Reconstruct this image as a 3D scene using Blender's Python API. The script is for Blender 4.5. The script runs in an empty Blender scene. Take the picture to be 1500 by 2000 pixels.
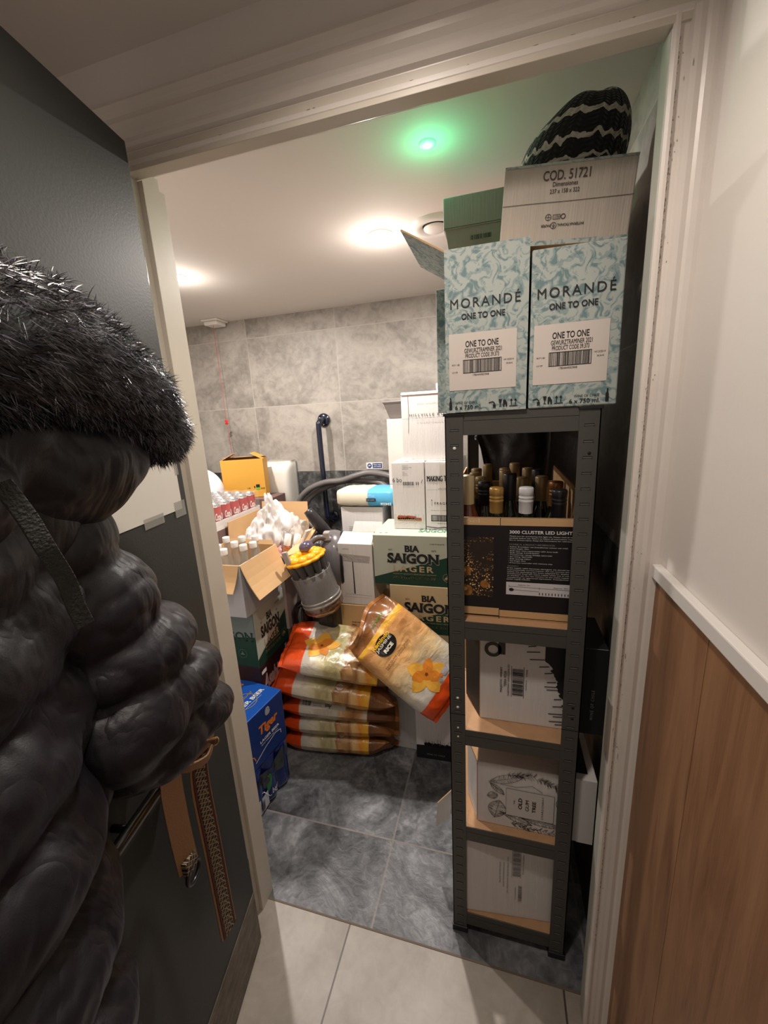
import bpy, math, random
from mathutils import Vector, Matrix, noise
random.seed(7)
S = bpy.context.scene
COL = S.collection

# ---------------------------------------------------------------- camera
yaw, pitch, roll = 0.28335, 0.23524, -0.05511
cy, sy, cp, sp = math.cos(yaw), math.sin(yaw), math.cos(pitch), math.sin(pitch)
fwd = Vector((-sy*cp, cy*cp, -sp)); rgt = Vector((cy, sy, 0)); up = rgt.cross(fwd)
r2 = rgt*math.cos(roll) + up*math.sin(roll); u2 = up*math.cos(roll) - rgt*math.sin(roll)
cd = bpy.data.cameras.new('camera'); cam = bpy.data.objects.new('camera', cd); COL.objects.link(cam)
cd.sensor_fit = 'VERTICAL'; cd.sensor_height = 24.0; cd.lens = 788.35/2000*24; cd.clip_start = 0.02
mw = Matrix.Identity(4)
for i in range(3):
    mw[i][0] = r2[i]; mw[i][1] = u2[i]; mw[i][2] = -fwd[i]
mw[0][3], mw[1][3], mw[2][3] = 0, 0, 1.5
cam.matrix_world = mw
S.camera = cam

# ---------------------------------------------------------------- light and exposure
S.view_settings.view_transform = 'Standard'; S.view_settings.look = 'None'
S.view_settings.exposure = 1.2; S.view_settings.gamma = 1.0; S.view_settings.use_curve_mapping = False
W = bpy.data.worlds.new('world'); S.world = W; W.use_nodes = True
W.node_tree.nodes['Background'].inputs[0].default_value = (1.0, 0.83, 0.71, 1)
W.node_tree.nodes['Background'].inputs[1].default_value = 0.15
def lamp(name, kind, loc, power, color, size=0.05, rot=(0,0,0), **k):
    d = bpy.data.lights.new(name, kind); d.energy = power; d.color = color
    if kind == 'AREA':
        d.shape = 'DISK'; d.size = size
    elif kind in ('POINT', 'SPOT'):
        d.shadow_soft_size = size
    for a, b in k.items(): setattr(d, a, b)
    o = bpy.data.objects.new(name, d); COL.objects.link(o); o.location = loc; o.rotation_euler = rot
    return o
CZ = 2.124          # store room ceiling
HZ = 2.18           # hall ceiling
lamp('downlight_lamp', 'AREA', (-.414, 1.572, CZ-.013), 7.2, (1, .91, .85), .055)
lamp('added_ceiling_fill', 'POINT', (-.414, 1.572, CZ-.09), .75, (1, .92, .84), .03)  # extra point light added under the downlight to brighten the ceiling
lamp('downlight_lamp', 'AREA', (-1.345, 1.621, CZ-.013), 8.0, (1, .91, .85), .055)
lamp('added_ceiling_fill', 'POINT', (-1.345, 1.621, CZ-.09), .75, (1, .92, .84), .03)  # same added ceiling brightener under the left downlight
lamp('emergency_lamp', 'POINT', (-.170, 1.130, CZ-.06), .16, (.1, 1, .42), .006)
lamp('hall_lamp', 'SPOT', (-.16, .40, HZ-.015), 11.5, (1, .87, .77), .05, spot_size=math.radians(156), spot_blend=.7)

# ---------------------------------------------------------------- materials
def nd(nt, t, **k):
    n = nt.nodes.new(t)
    for a, b in k.items(): setattr(n, a, b)
    return n
MATS = {}
def mat(name, col, rough=.6, metal=0, spec=.5, bump=0, bscale=60, var=0, vscale=8, sheen=0, trans=0, alpha=1, coat=0, emit=None, estr=0, stretch=None, ior=1.45):
    if name in MATS: return MATS[name]
    m = bpy.data.materials.new(name); m.use_nodes = True; nt = m.node_tree
    b = nt.nodes['Principled BSDF']
    b.inputs['Base Color'].default_value = (*col, 1); b.inputs['Roughness'].default_value = rough
    b.inputs['Metallic'].default_value = metal; b.inputs['Specular IOR Level'].default_value = spec
    b.inputs['IOR'].default_value = ior
    if sheen: b.inputs['Sheen Weight'].default_value = sheen
    if trans: b.inputs['Transmission Weight'].default_value = trans
    if coat: b.inputs['Coat Weight'].default_value = coat; b.inputs['Coat Roughness'].default_value = .1
    if alpha < 1: b.inputs['Alpha'].default_value = alpha
    if emit: b.inputs['Emission Color'].default_value = (*emit, 1); b.inputs['Emission Strength'].default_value = estr
    tc = nd(nt, 'ShaderNodeTexCoord'); vec = tc.outputs['Object']
    if stretch:
        mp = nd(nt, 'ShaderNodeMapping'); mp.inputs['Scale'].default_value = stretch
        nt.links.new(vec, mp.inputs[0]); vec = mp.outputs[0]
    if var:
        n = nd(nt, 'ShaderNodeTexNoise'); n.inputs['Scale'].default_value = vscale; n.inputs['Detail'].default_value = 6
        nt.links.new(vec, n.inputs['Vector'])
        r = nd(nt, 'ShaderNodeMapRange'); r.inputs[1].default_value = .25; r.inputs[2].default_value = .75
        r.inputs[3].default_value = 1-var; r.inputs[4].default_value = 1+var
        nt.links.new(n.outputs[0], r.inputs[0])
        mx = nd(nt, 'ShaderNodeVectorMath', operation='SCALE'); mx.inputs[0].default_value = col
        nt.links.new(r.outputs[0], mx.inputs['Scale']); nt.links.new(mx.outputs[0], b.inputs['Base Color'])
    if bump:
        n = nd(nt, 'ShaderNodeTexNoise'); n.inputs['Scale'].default_value = bscale; n.inputs['Detail'].default_value = 5
        nt.links.new(vec, n.inputs['Vector'])
        bp = nd(nt, 'ShaderNodeBump'); bp.inputs['Strength'].default_value = bump; bp.inputs['Distance'].default_value = .01
        nt.links.new(n.outputs[0], bp.inputs['Height']); nt.links.new(bp.outputs[0], b.inputs['Normal'])
    MATS[name] = m
    return m
def ramp(nt, pts, interp='LINEAR'):
    r = nd(nt, 'ShaderNodeValToRGB'); cr = r.color_ramp; cr.interpolation = interp
    while len(cr.elements) > 1: cr.elements.remove(cr.elements[-1])
    cr.elements[0].position = pts[0][0]; cr.elements[0].color = (*pts[0][1], 1)
    for p, c in pts[1:]:
        e = cr.elements.new(p); e.color = (*c, 1)
    return r
def math_n(nt, op, a, b=None, c=None):
    n = nd(nt, 'ShaderNodeMath', operation=op)
    for i, v in enumerate((a, b, c)):
        if v is None: continue
        if isinstance(v, (int, float)): n.inputs[i].default_value = v
        else: nt.links.new(v, n.inputs[i])
    return n.outputs[0]
def tile_mat(name, cols, grout, u, v, gw=.004, rough=.4, nscale=2.2, bump=.25, fine=26, distort=1.2):
    """u, v = (axis, offset, size) of the tile grid; cols = colour ramp of the stone"""
    m = bpy.data.materials.new(name); m.use_nodes = True; nt = m.node_tree; b = nt.nodes['Principled BSDF']
    g = nd(nt, 'ShaderNodeNewGeometry'); s = nd(nt, 'ShaderNodeSeparateXYZ'); nt.links.new(g.outputs['Position'], s.inputs[0])
    masks = []; cells = []
    for ax, off, size in (u, v):
        t = math_n(nt, 'DIVIDE', math_n(nt, 'SUBTRACT', s.outputs[ax], off), size)
        pp = math_n(nt, 'PINGPONG', t, .5)
        masks.append(math_n(nt, 'LESS_THAN', math_n(nt, 'MULTIPLY', pp, size), gw/2)); cells.append(math_n(nt, 'FLOOR', t))
    gm = math_n(nt, 'MAXIMUM', *masks)
    # every tile gets its own piece of stone
    cx = nd(nt, 'ShaderNodeCombineXYZ')
    nt.links.new(math_n(nt, 'MULTIPLY', cells[0], 3.7), cx.inputs[0]); nt.links.new(math_n(nt, 'MULTIPLY', cells[1], 5.3), cx.inputs[1])
    nt.links.new(math_n(nt, 'MULTIPLY', math_n(nt, 'ADD', cells[0], cells[1]), 2.1), cx.inputs[2])
    ad = nd(nt, 'ShaderNodeVectorMath', operation='ADD'); nt.links.new(g.outputs['Position'], ad.inputs[0]); nt.links.new(cx.outputs[0], ad.inputs[1])
    n1 = nd(nt, 'ShaderNodeTexNoise'); n1.inputs['Scale'].default_value = nscale; n1.inputs['Detail'].default_value = 9; n1.inputs['Roughness'].default_value = .62; n1.inputs['Distortion'].default_value = distort
    n2 = nd(nt, 'ShaderNodeTexNoise'); n2.inputs['Scale'].default_value = fine; n2.inputs['Detail'].default_value = 6; n2.inputs['Distortion'].default_value = .8
    nt.links.new(ad.outputs[0], n1.inputs['Vector']); nt.links.new(ad.outputs[0], n2.inputs['Vector'])
    mixf = math_n(nt, 'ADD', math_n(nt, 'MULTIPLY', n1.outputs[0], .72), math_n(nt, 'MULTIPLY', n2.outputs[0], .28))
    r = ramp(nt, cols); nt.links.new(mixf, r.inputs[0])
    mx = nd(nt, 'ShaderNodeMix', data_type='RGBA'); nt.links.new(gm, mx.inputs[0]); nt.links.new(r.outputs[0], mx.inputs[6]); mx.inputs[7].default_value = (*grout, 1)
    nt.links.new(mx.outputs[2], b.inputs['Base Color'])
    h = math_n(nt, 'SUBTRACT', mixf, math_n(nt, 'MULTIPLY', gm, .5))
    bp = nd(nt, 'ShaderNodeBump'); bp.inputs['Strength'].default_value = bump; bp.inputs['Distance'].default_value = .012
    nt.links.new(h, bp.inputs['Height']); nt.links.new(bp.outputs[0], b.inputs['Normal'])
    b.inputs['Roughness'].default_value = rough
    return m
def pattern_mat(name, lo, hi, scale, thr=.5, soft=.03, mid=None, rough=.65, distort=2.5, detail=3):
    """two or three tone printed pattern (leaves, bark, flowers)"""
    if name in MATS: return MATS[name]
    m = bpy.data.materials.new(name); m.use_nodes = True; nt = m.node_tree; b = nt.nodes['Principled BSDF']
    tc = nd(nt, 'ShaderNodeTexCoord')
    n = nd(nt, 'ShaderNodeTexNoise'); n.inputs['Scale'].default_value = scale; n.inputs['Detail'].default_value = detail; n.inputs['Distortion'].default_value = distort
    nt.links.new(tc.outputs['Object'], n.inputs['Vector'])
    pts = [(thr-soft, lo), (thr+soft, hi)] if mid is None else [(thr-.09, lo), (thr-.06, mid), (thr, mid), (thr+.03, hi)]
    r = ramp(nt, pts); nt.links.new(n.outputs[0], r.inputs[0]); nt.links.new(r.outputs[0], b.inputs['Base Color'])
    b.inputs['Roughness'].default_value = rough; MATS[name] = m
    return m

# ---------------------------------------------------------------- mesh helpers
class MB:
    def __init__(s): s.v = []; s.f = []; s.m = []; s.sm = []
    def add(s, vs, fs, mi=0, smooth=False, M=None):
        o = len(s.v)
        for p in vs:
            p = Vector(p)
            if M is not None: p = M @ p
            s.v.append(tuple(p))
        for i, f in enumerate(fs):
            s.f.append([o+k for k in f]); s.m.append(mi[i] if isinstance(mi, (list, tuple)) else mi); s.sm.append(smooth)
        return s
    def box(s, a, b, mi=0, M=None):
        x0, y0, z0 = a; x1, y1, z1 = b
        vs = [(x0,y0,z0),(x1,y0,z0),(x1,y1,z0),(x0,y1,z0),(x0,y0,z1),(x1,y0,z1),(x1,y1,z1),(x0,y1,z1)]
        # faces: bottom, top, front, right, back, left
        return s.add(vs, [(0,3,2,1),(4,5,6,7),(0,1,5,4),(1,2,6,5),(2,3,7,6),(3,0,4,7)], mi, False, M)
    def lathe(s, prof, seg=24, mi=0, M=None, cap=True, smooth=True):
        vs = []; fs = []
        for r, z in prof:
            for k in range(seg):
                a = 2*math.pi*k/seg; vs.append((r*math.cos(a), r*math.sin(a), z))
        for i in range(len(prof)-1):
            for k in range(seg):
                j = (k+1) % seg; fs.append((i*seg+k, i*seg+j, (i+1)*seg+j, (i+1)*seg+k))
        if cap:
            if prof[0][0] > 1e-5: fs.append(tuple(reversed(range(seg))))
            if prof[-1][0] > 1e-5: fs.append(tuple(range((len(prof)-1)*seg, len(prof)*seg)))
        return s.add(vs, fs, mi, smooth, M)
    def tube(s, pts, rad, seg=12, mi=0, cap=True, smooth=True, flat=None):
        pts = [Vector(p) for p in pts]; n = len(pts); vs = []; fs = []
        up0 = Vector((0, 0, 1)); 
        t0 = (pts[1]-pts[0]).normalized()
        if abs(t0.dot(up0)) > .9: up0 = Vector((1, 0, 0))
        nrm = (up0 - t0*up0.dot(t0)).normalized()
        for i in range(n):
            t = (pts[min(i+1, n-1)]-pts[max(i-1, 0)]).normalized()
            nrm = (nrm - t*nrm.dot(t)).normalized(); bi = t.cross(nrm)
            r = rad(i/(n-1)) if callable(rad) else rad
            for k in range(seg):
                a = 2*math.pi*k/seg
                vs.append(pts[i] + (nrm*math.cos(a) + bi*math.sin(a)*(flat or 1))*r)
        for i in range(n-1):
            for k in range(seg):
                j = (k+1) % seg; fs.append((i*seg+k, i*seg+j, (i+1)*seg+j, (i+1)*seg+k))
        if cap: fs.append(tuple(reversed(range(seg)))); fs.append(tuple(range((n-1)*seg, n*seg)))
        return s.add(vs, fs, mi, smooth)
    def ball(s, c, r, seg=20, rings=12, mi=0, M=None):
        r = r if isinstance(r, (tuple, list)) else (r, r, r)
        c = Vector(c); vs = [Vector((0, 0, -r[2]))]; fs = []
        for i in range(1, rings):
            p = math.pi*i/rings
            for k in range(seg):
                a = 2*math.pi*k/seg; vs.append(Vector((r[0]*math.sin(p)*math.cos(a), r[1]*math.sin(p)*math.sin(a), -r[2]*math.cos(p))))
        vs.append(Vector((0, 0, r[2])))
        for k in range(seg):
            fs.append((0, 1+(k+1) % seg, 1+k)); t = 1+(rings-2)*seg; fs.append((t+k, t+(k+1) % seg, len(vs)-1))
        for i in range(rings-2):
            for k in range(seg):
                a = 1+i*seg; j = (k+1) % seg; fs.append((a+k, a+j, a+seg+j, a+seg+k))
        if M is not None: vs = [M @ p for p in vs]
        return s.add([p+c for p in vs], fs, mi, True)
    def build(s, name, mats, parent=None, bevel=0, uvs=None):
        me = bpy.data.meshes.new(name); me.from_pydata(s.v, [], s.f)
        for m in (mats if isinstance(mats, (list, tuple)) else [mats]): me.materials.append(m)
        me.polygons.foreach_set('material_index', s.m); me.polygons.foreach_set('use_smooth', s.sm); me.update()
        o = bpy.data.objects.new(name, me); COL.objects.link(o)
        if parent is not None: o.parent = parent
        if bevel:
            b = o.modifiers.new('bevel', 'BEVEL'); b.width = bevel; b.segments = 2; b.limit_method = 'ANGLE'; b.angle_limit = .6
        return o
def thing(name, label, cat, loc=(0,0,0), rot=(0,0,0), group=None):
    o = bpy.data.objects.new(name, None); COL.objects.link(o); o.location = loc; o.rotation_euler = rot; o.empty_display_size = .03
    tag(o, label, cat, group); return o
def tag(o, label, cat, group=None):
    o['label'] = label; o['category'] = cat
    if group: o['group'] = group
    return o
def struct(o): o['kind'] = 'structure'; return o
def smoothpath(pts, n=8):
    P = [Vector(p) for p in pts]; out = []
    for i in range(len(P)-1):
        a, b, c, d = P[max(i-1, 0)], P[i], P[i+1], P[min(i+2, len(P)-1)]
        for k in range(n):
            t = k/n
            out.append(.5*((2*b)+(c-a)*t+(2*a-5*b+4*c-d)*t*t+(3*b-a-3*c+d)*t**3))
    out.append(P[-1]); return out

# ---------------------------------------------------------------- printing on surfaces
_glyph = {}
def glyphs(s, bold=0, shear=0, space=1.0):
    k = (s, bold, shear, space)
    if k in _glyph: return _glyph[k]
    c = bpy.data.curves.new('t', 'FONT'); c.body = s; c.offset = bold; c.shear = shear; c.space_character = space; c.resolution_u = 3
    o = bpy.data.objects.new('t', c)
    me = bpy.data.meshes.new_from_object(o)
    V = [(v.co.x, v.co.y) for v in me.vertices]; F = [tuple(p.vertices) for p in me.polygons]
    cnt = {}
    for p in F:
        for i in range(len(p)):
            e = tuple(sorted((p[i], p[(i+1) % len(p)]))); cnt[e] = cnt.get(e, 0)+1
    B = [e for e, n in cnt.items() if n == 1]
    bpy.data.objects.remove(o); bpy.data.curves.remove(c); bpy.data.meshes.remove(me)
    _glyph[k] = (V, F, B); return _glyph[k]
class Art:
    """flat printing in the (x, y) frame of a surface; fn maps (x, y) to a point"""
    def __init__(s, fn): s.fn = fn; s.v = []; s.f = []
    def _put(s, V, F):
        o = len(s.v); s.v += V; s.f += [tuple(o+i for i in f) for f in F]
    def text(s, t, x0, y0, x1, y1, bold=0, serif=0, shear=0, rot=0, space=1.0):
        twin = bold if ('M' in t or 'W' in t) else 0
        if twin: bold = 0
        V, F, B = glyphs(t, bold, shear, space)
        if not V: return s
        V = list(V); F = list(F)
        a0 = min(v[0] for v in V); a1 = max(v[0] for v in V); b0 = min(v[1] for v in V); b1 = max(v[1] for v in V)
        if serif:
            extra = []
            for e in B:
                p, q = V[e[0]], V[e[1]]
                L = abs(p[0]-q[0])
                for yy, d in ((0, 1), (b1, -1)):
                    if abs(p[1]-yy) < .03 and abs(q[1]-yy) < .03 and .03 < L < .26:
                        lo = min(p[0], q[0])-serif; hi = max(p[0], q[0])+serif
                        extra.append([(lo, p[1]), (hi, p[1]), (hi, p[1]+d*.055), (lo, p[1]+d*.055)])
            for r in extra:
                o = len(V); V += r; F.append((o, o+1, o+2, o+3))
            a0 -= serif; a1 += serif
        W_, H_ = a1-a0, max(b1-b0, 1e-4); out = []
        for vx, vy in V:
            p = (vx-a0)/W_; q = (vy-b0)/H_
            if rot == 0: out.append((x0+p*(x1-x0), y0+q*(y1-y0)))
            elif rot == 90: out.append((x1-q*(x1-x0), y0+p*(y1-y0)))
            elif rot == 180: out.append((x1-p*(x1-x0), y1-q*(y1-y0)))
            else: out.append((x0+q*(x1-x0), y1-p*(y1-y0)))
        if twin:
            k = twin*.8*((x1-x0) if rot in (90, 270) else (y1-y0)); ax = 1 if rot in (90, 270) else 0
            s._put([(x+k*(1-ax), y+k*ax) for x, y in out], F); out = [(x-k*(1-ax), y-k*ax) for x, y in out]
        s._put(out, F); return s
    def rect(s, x0, y0, x1, y1): s._put([(x0,y0),(x1,y0),(x1,y1),(x0,y1)], [(0,1,2,3)]); return s
    def poly(s, pts): s._put(list(pts), [tuple(range(len(pts)))]); return s
    def frame(s, x0, y0, x1, y1, t=.001):
        return s.rect(x0,y0,x1,y0+t).rect(x0,y1-t,x1,y1).rect(x0,y0+t,x0+t,y1-t).rect(x1-t,y0+t,x1,y1-t)
    def disc(s, cx, cy, r, ry=None, n=20, a0=0): return s.poly([(cx+r*math.cos(a0+2*math.pi*k/n), cy+(ry or r)*math.sin(a0+2*math.pi*k/n)) for k in range(n)])
    def ring(s, cx, cy, r, t, n=24):
        for k in range(n):
            a, b = 2*math.pi*k/n, 2*math.pi*(k+1)/n
            s.poly([(cx+r*math.cos(a), cy+r*math.sin(a)), (cx+r*math.cos(b), cy+r*math.sin(b)), (cx+(r-t)*math.cos(b), cy+(r-t)*math.sin(b)), (cx+(r-t)*math.cos(a), cy+(r-t)*math.sin(a))])
        return s
    def line(s, pts, t=.0008):
        for (ax, ay), (bx, by) in zip(pts[:-1], pts[1:]):
            dx, dy = bx-ax, by-ay; L = math.hypot(dx, dy) or 1; nx, ny = -dy/L*t/2, dx/L*t/2
            s.poly([(ax-nx, ay-ny), (bx-nx, by-ny), (bx+nx, by+ny), (ax+nx, ay+ny)])
        return s
    def bars(s, x0, y0, x1, y1, seed=1, vert=True, n=34, frame=0):
        R = random.Random(seed); w = [(R.choice((1, 1, 2, 3)), R.choice((1, 1, 2))) for _ in range(n)]
        T = sum(a+b for a, b in w); L = (x1-x0) if vert else (y1-y0); p = 0
        for a, b in w:
            q0, q1 = p/T*L, (p+a)/T*L; p += a+b
            if vert: s.rect(x0+q0, y0, x0+q1, y1)
            else: s.rect(x0, y0+q0, x1, y0+q1)
        if frame:
            if vert: s.frame(x0-.002, y0-.001, x1+.002, y1+.001, frame)
            else: s.frame(x0-.001, y0-.002, x1+.001, y1+.002, frame)
        return s
    def build(s, name, m, parent, lift=.0012):
        V = [s.fn(x, y, lift) for x, y in s.v]
        me = bpy.data.meshes.new(name); me.from_pydata([tuple(v) for v in V], [], s.f); me.materials.append(m); me.update()
        o = bpy.data.objects.new(name, me); COL.objects.link(o); o.parent = parent; return o
def plane(O, U, V):
    O, U, V = Vector(O), Vector(U).normalized(), Vector(V).normalized(); N = U.cross(V)
    return lambda x, y, l=0: O+U*x+V*y+N*l
def front(y=0): return plane((0, y, 0), (1, 0, 0), (0, 0, 1))

INK = mat('black_ink', (.012, .012, .014), .6)
INKG = mat('grey_ink', (.25, .25, .26), .6)
INKL = mat('pale_grey_ink', (.5, .5, .5), .6)
WHITEI = mat('white_ink', (.8, .8, .78), .6)
CARDW = mat('white_cardboard', (.72, .70, .68), .75, bump=.12, bscale=14, var=.04, vscale=5, stretch=(22, 22, 1))
CARDG = mat('grey_white_cardboard', (.52, .50, .48), .75, bump=.1, bscale=14, var=.05, vscale=5, stretch=(22, 22, 1))
KRAFT = mat('kraft_cardboard', (.50, .31, .15), .8, bump=.1, bscale=20, var=.07, vscale=9)
KRAFTP = mat('pale_kraft_cardboard', (.62, .40, .20), .8, bump=.1, bscale=20, var=.06, vscale=9)
TAPE = mat('clear_tape', (.75, .70, .62), .25, spec=.6, alpha=.45)
LABELW = mat('white_label_paper', (.78, .73, .70), .6)
FLORAL = pattern_mat('floral_print', (.15,.24,.25), (.42,.47,.44), 42, .48, .05, mid=(.27,.35,.35), distort=2.2)

def carton(name, label, w, d, h, loc, rz=0, mats=None, top=None, cat='box', group=None, rot=None, open_top=False, jit=.0015, tape=None, seed=0):
    """a cardboard box, origin at its front left bottom corner, local y pointing away from the front"""
    mats = mats or CARDW
    faces = mats if isinstance(mats, dict) else {'f': mats}
    base = faces.get('f')
    lst = []; idx = {}
    for k in ('bottom', 'top', 'front', 'right', 'back', 'left'):
        mm = faces.get(k, top if (k == 'top' and top) else base)
        if mm.name not in idx: idx[mm.name] = len(lst); lst.append(mm)
    g = lambda k: idx[faces.get(k, top if (k == 'top' and top) else base).name]
    t = thing(name, label, cat, loc, rot or (0, 0, rz), group)
    R = random.Random(seed+int(w*1000)+int(loc[0]*977)); j = lambda: R.uniform(-jit, jit)
    b = MB(); K = ('bottom', 'top', 'front', 'right', 'back', 'left')
    if not open_top:
        b.box((0, 0, 0), (w, d, h), [g(k) for k in K])
        for i in range(4, 8):
            x, y, z = b.v[i]; b.v[i] = (x+j(), y+abs(j()) if y == 0 else y+j(), z+j())
        o = b.build('carton_body', lst, t, bevel=.0025)
    else:
        e = .004; 
        if KRAFTP.name not in idx: idx[KRAFTP.name] = len(lst); lst.append(KRAFTP)
        ki = idx[KRAFTP.name]
        b.box((0,0,0), (w,d,e), [g('bottom'), ki, g('front'), g('right'), g('back'), g('left')])
        b.box((0,0,e), (w,e,h), [ki, ki, g('front'), g('right'), ki, g('left')])
        b.box((0,d-e,e), (w,d,h), [ki, ki, ki, g('right'), g('back'), g('left')])
        b.box((0,e,e), (e,d-e,h), [ki, ki, ki, ki, ki, g('left')])
        b.box((w-e,e,e), (w,d-e,h), [ki, ki, ki, g('right'), ki, ki])
        o = b.build('carton_body', lst, t)
    if tape == 'top':
        m = MB(); m.box((w/2-.025, -.0008, h-.0001), (w/2+.025, d+.0008, h+.0012)); m.box((w/2-.025, -.0016, h-.06), (w/2+.025, -.0004, h+.001)); m.build('tape', TAPE, t)
    if tape == 'topx':
        m = MB(); m.box((-.0008, d/2-.025, h+.0002), (w+.0008, d/2+.025, h+.0014)); m.box((w+.0002, d/2-.025, h-.06), (w+.0014, d/2+.025, h+.001)); m.build('tape', TAPE, t)
    return t
def flap(parent, p0, p1, length, direction, inner, outer, name='flap', thick=.003, taper=0, bend=0):
    """a carton flap hinged on the edge p0-p1, reaching out along direction; its upper side shows inner"""
    p0, p1, dv = Vector(p0), Vector(p1), Vector(direction).normalized(); e = (p1-p0); n = e.normalized().cross(dv).normalized()
    m = MB(); N = 5; vs = []
    for i in range(N+1):
        t = i/N; off = n*bend*math.sin(math.pi*t)*.5; a = p0+dv*length*t+e.normalized()*taper*t+off; c = p1+dv*length*t-e.normalized()*taper*t+off
        vs += [a+n*thick/2, c+n*thick/2, c-n*thick/2, a-n*thick/2]
    fs = []; mi = []
    for i in range(N):
        a = i*4; b = a+4
        fs += [(a, a+1, b+1, b), (a+2, a+3, b+3, b+2), (a+1, a+2, b+2, b+1), (a+3, a, b, b+3)]; mi += [0, 1, 2, 2]
    fs += [(3, 2, 1, 0), (N*4, N*4+1, N*4+2, N*4+3)]; mi += [2, 2]
    m.add(vs, fs, mi); return m.build(name, [inner, outer, KRAFT], parent)

# ---------------------------------------------------------------- the setting
BY = 2.4; LX = -2.25; RX = .272; DT = 1.172     # back wall, left wall, right wall, top of the dark tiles
greys = [(.30, (.17,.15,.13)), (.44, (.27,.25,.22)), (.52, (.36,.33,.295)), (.62, (.43,.40,.355))]
slate = [(.34, (.030,.032,.036)), (.45, (.085,.090,.098)), (.54, (.155,.162,.175)), (.66, (.31,.32,.34))]
darkt = [(.36, (.018,.019,.020)), (.47, (.045,.047,.048)), (.55, (.10,.102,.10)), (.66, (.24,.24,.225))]
beige = [(.30, (.24,.21,.175)), (.5, (.335,.30,.255)), (.7, (.42,.38,.33))]
T_back = tile_mat('grey_stone_wall_tile', greys, (.45,.42,.38), (0, -.937, .6), (2, DT, .42), rough=.5, bump=.12)
T_backd = tile_mat('dark_slate_wall_tile', darkt, (.16,.16,.15), (0, -.937, .6), (2, DT-.42, .42), rough=.42, bump=.4, gw=.004, nscale=7, fine=45)
T_side = tile_mat('grey_stone_wall_tile_side', greys, (.42,.39,.35), (1, .3, .6), (2, DT+.025, .42), rough=.5, bump=.12)
T_sided = tile_mat('dark_slate_wall_tile_side', darkt, (.1,.1,.1), (1, .3, .6), (2, DT-.42, .42), rough=.45, bump=.3, gw=.003)
T_floor = tile_mat('dark_slate_floor_tile', slate, (.22,.20,.18), (0, -.352, .6), (1, 1.092, .6), rough=.42, bump=.45, nscale=5, fine=38, gw=.006)
T_hall = tile_mat('beige_floor_tile', beige, (.07,.055,.045), (0, -.418, .6), (1, .823, .6), rough=.4, bump=.04, nscale=3.5, fine=30, gw=.005)
CEIL = mat('ceiling_paint', (.74, .69, .64), .8, bump=.03, bscale=60)
HALLP = mat('hall_wall_paint', (.72, .68, .64), .5, bump=.06, bscale=35)
GLOSS = mat('gloss_white_trim_paint', (.72, .67, .62), .3, bump=.05, bscale=16, var=.04, vscale=10)
JAMB = mat('door_liner_paint', (.60, .55, .47), .35, bump=.04, bscale=14, var=.05, vscale=7)
def slab(name, a, b, m, bevel=0, parent=None):
    o = MB().box(a, b).build(name, m, parent, bevel)
    return struct(o) if parent is None else o
slab('floor', (LX, .823, -.06), (RX, BY, 0), T_floor)
slab('floor.001', (-1.5, -1.0, -.06), (RX, .823, 0), T_hall)
slab('trim_7', (-.70, .8205, -.002), (RX, .8255, .0012), mat('threshold_grout', (.16,.12,.09), .8))
slab('ceiling', (LX, .84, CZ), (RX, BY, CZ+.05), CEIL)
slab('ceiling.001', (-1.5, -1.0, HZ), (RX, .84, HZ+.05), CEIL)
w = MB(); w.box((LX, BY, DT), (RX, BY+.08, CZ), 0); w.box((LX, BY-.004, 0), (RX, BY+.08, DT), 1); struct(w.build('wall_back', [T_back, T_backd]))
w = MB(); w.box((RX, .80, DT), (RX+.1, BY, CZ+.05), 0); w.box((RX-.003, .80, 0), (RX+.1, BY, DT), 1); struct(w.build('wall_right', [T_side, T_sided]))
w = MB(); w.box((LX-.1, .84, DT), (LX, BY, CZ), 0); w.box((LX-.1, .84, 0), (LX, BY, DT), 1); struct(w.build('wall_left', [T_side, T_sided]))
# wall with the doorway
JL, JR, HH, FY, FB = -.700, .217, 1.987, .757, .84
w = MB(); w.box((LX, .775, 0), (JL-.03, FB, HZ)); w.box((JL-.03, .775, HH+.03), (RX, FB, HZ)); struct(w.build('wall_front', HALLP))
w = MB(); w.box((RX, -1.0, 0), (RX+.1, .80, HZ)); struct(w.build('wall_right_hall', HALLP))
w = MB(); w.box((-1.6, -1.0, 0), (-1.5, .775, HZ)); struct(w.build('wall_left_hall', HALLP))
# door lining: left jamb with its stop, head, right jamb
w = MB(); w.box((JL-.03, FY, 0), (JL-.012, FB+.01, HH+.03)); w.box((JL-.012, .79, 0), (JL, FB+.01, HH)); struct(w.build('trim_1', JAMB, bevel=.001))
w = MB(); w.box((JL-.03, FY+.004, HH), (RX, .79, HH+.03)); struct(w.build('trim_2', JAMB, bevel=.001))
w = MB(); w.box((JR, FY+.010, 0), (RX-.0005, .7995, HH)); struct(w.build('trim_3', mat('green_lit_liner_paint', (.46,.47,.42), .4), bevel=.001))  # green light falling on the liner is put into its colour
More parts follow.
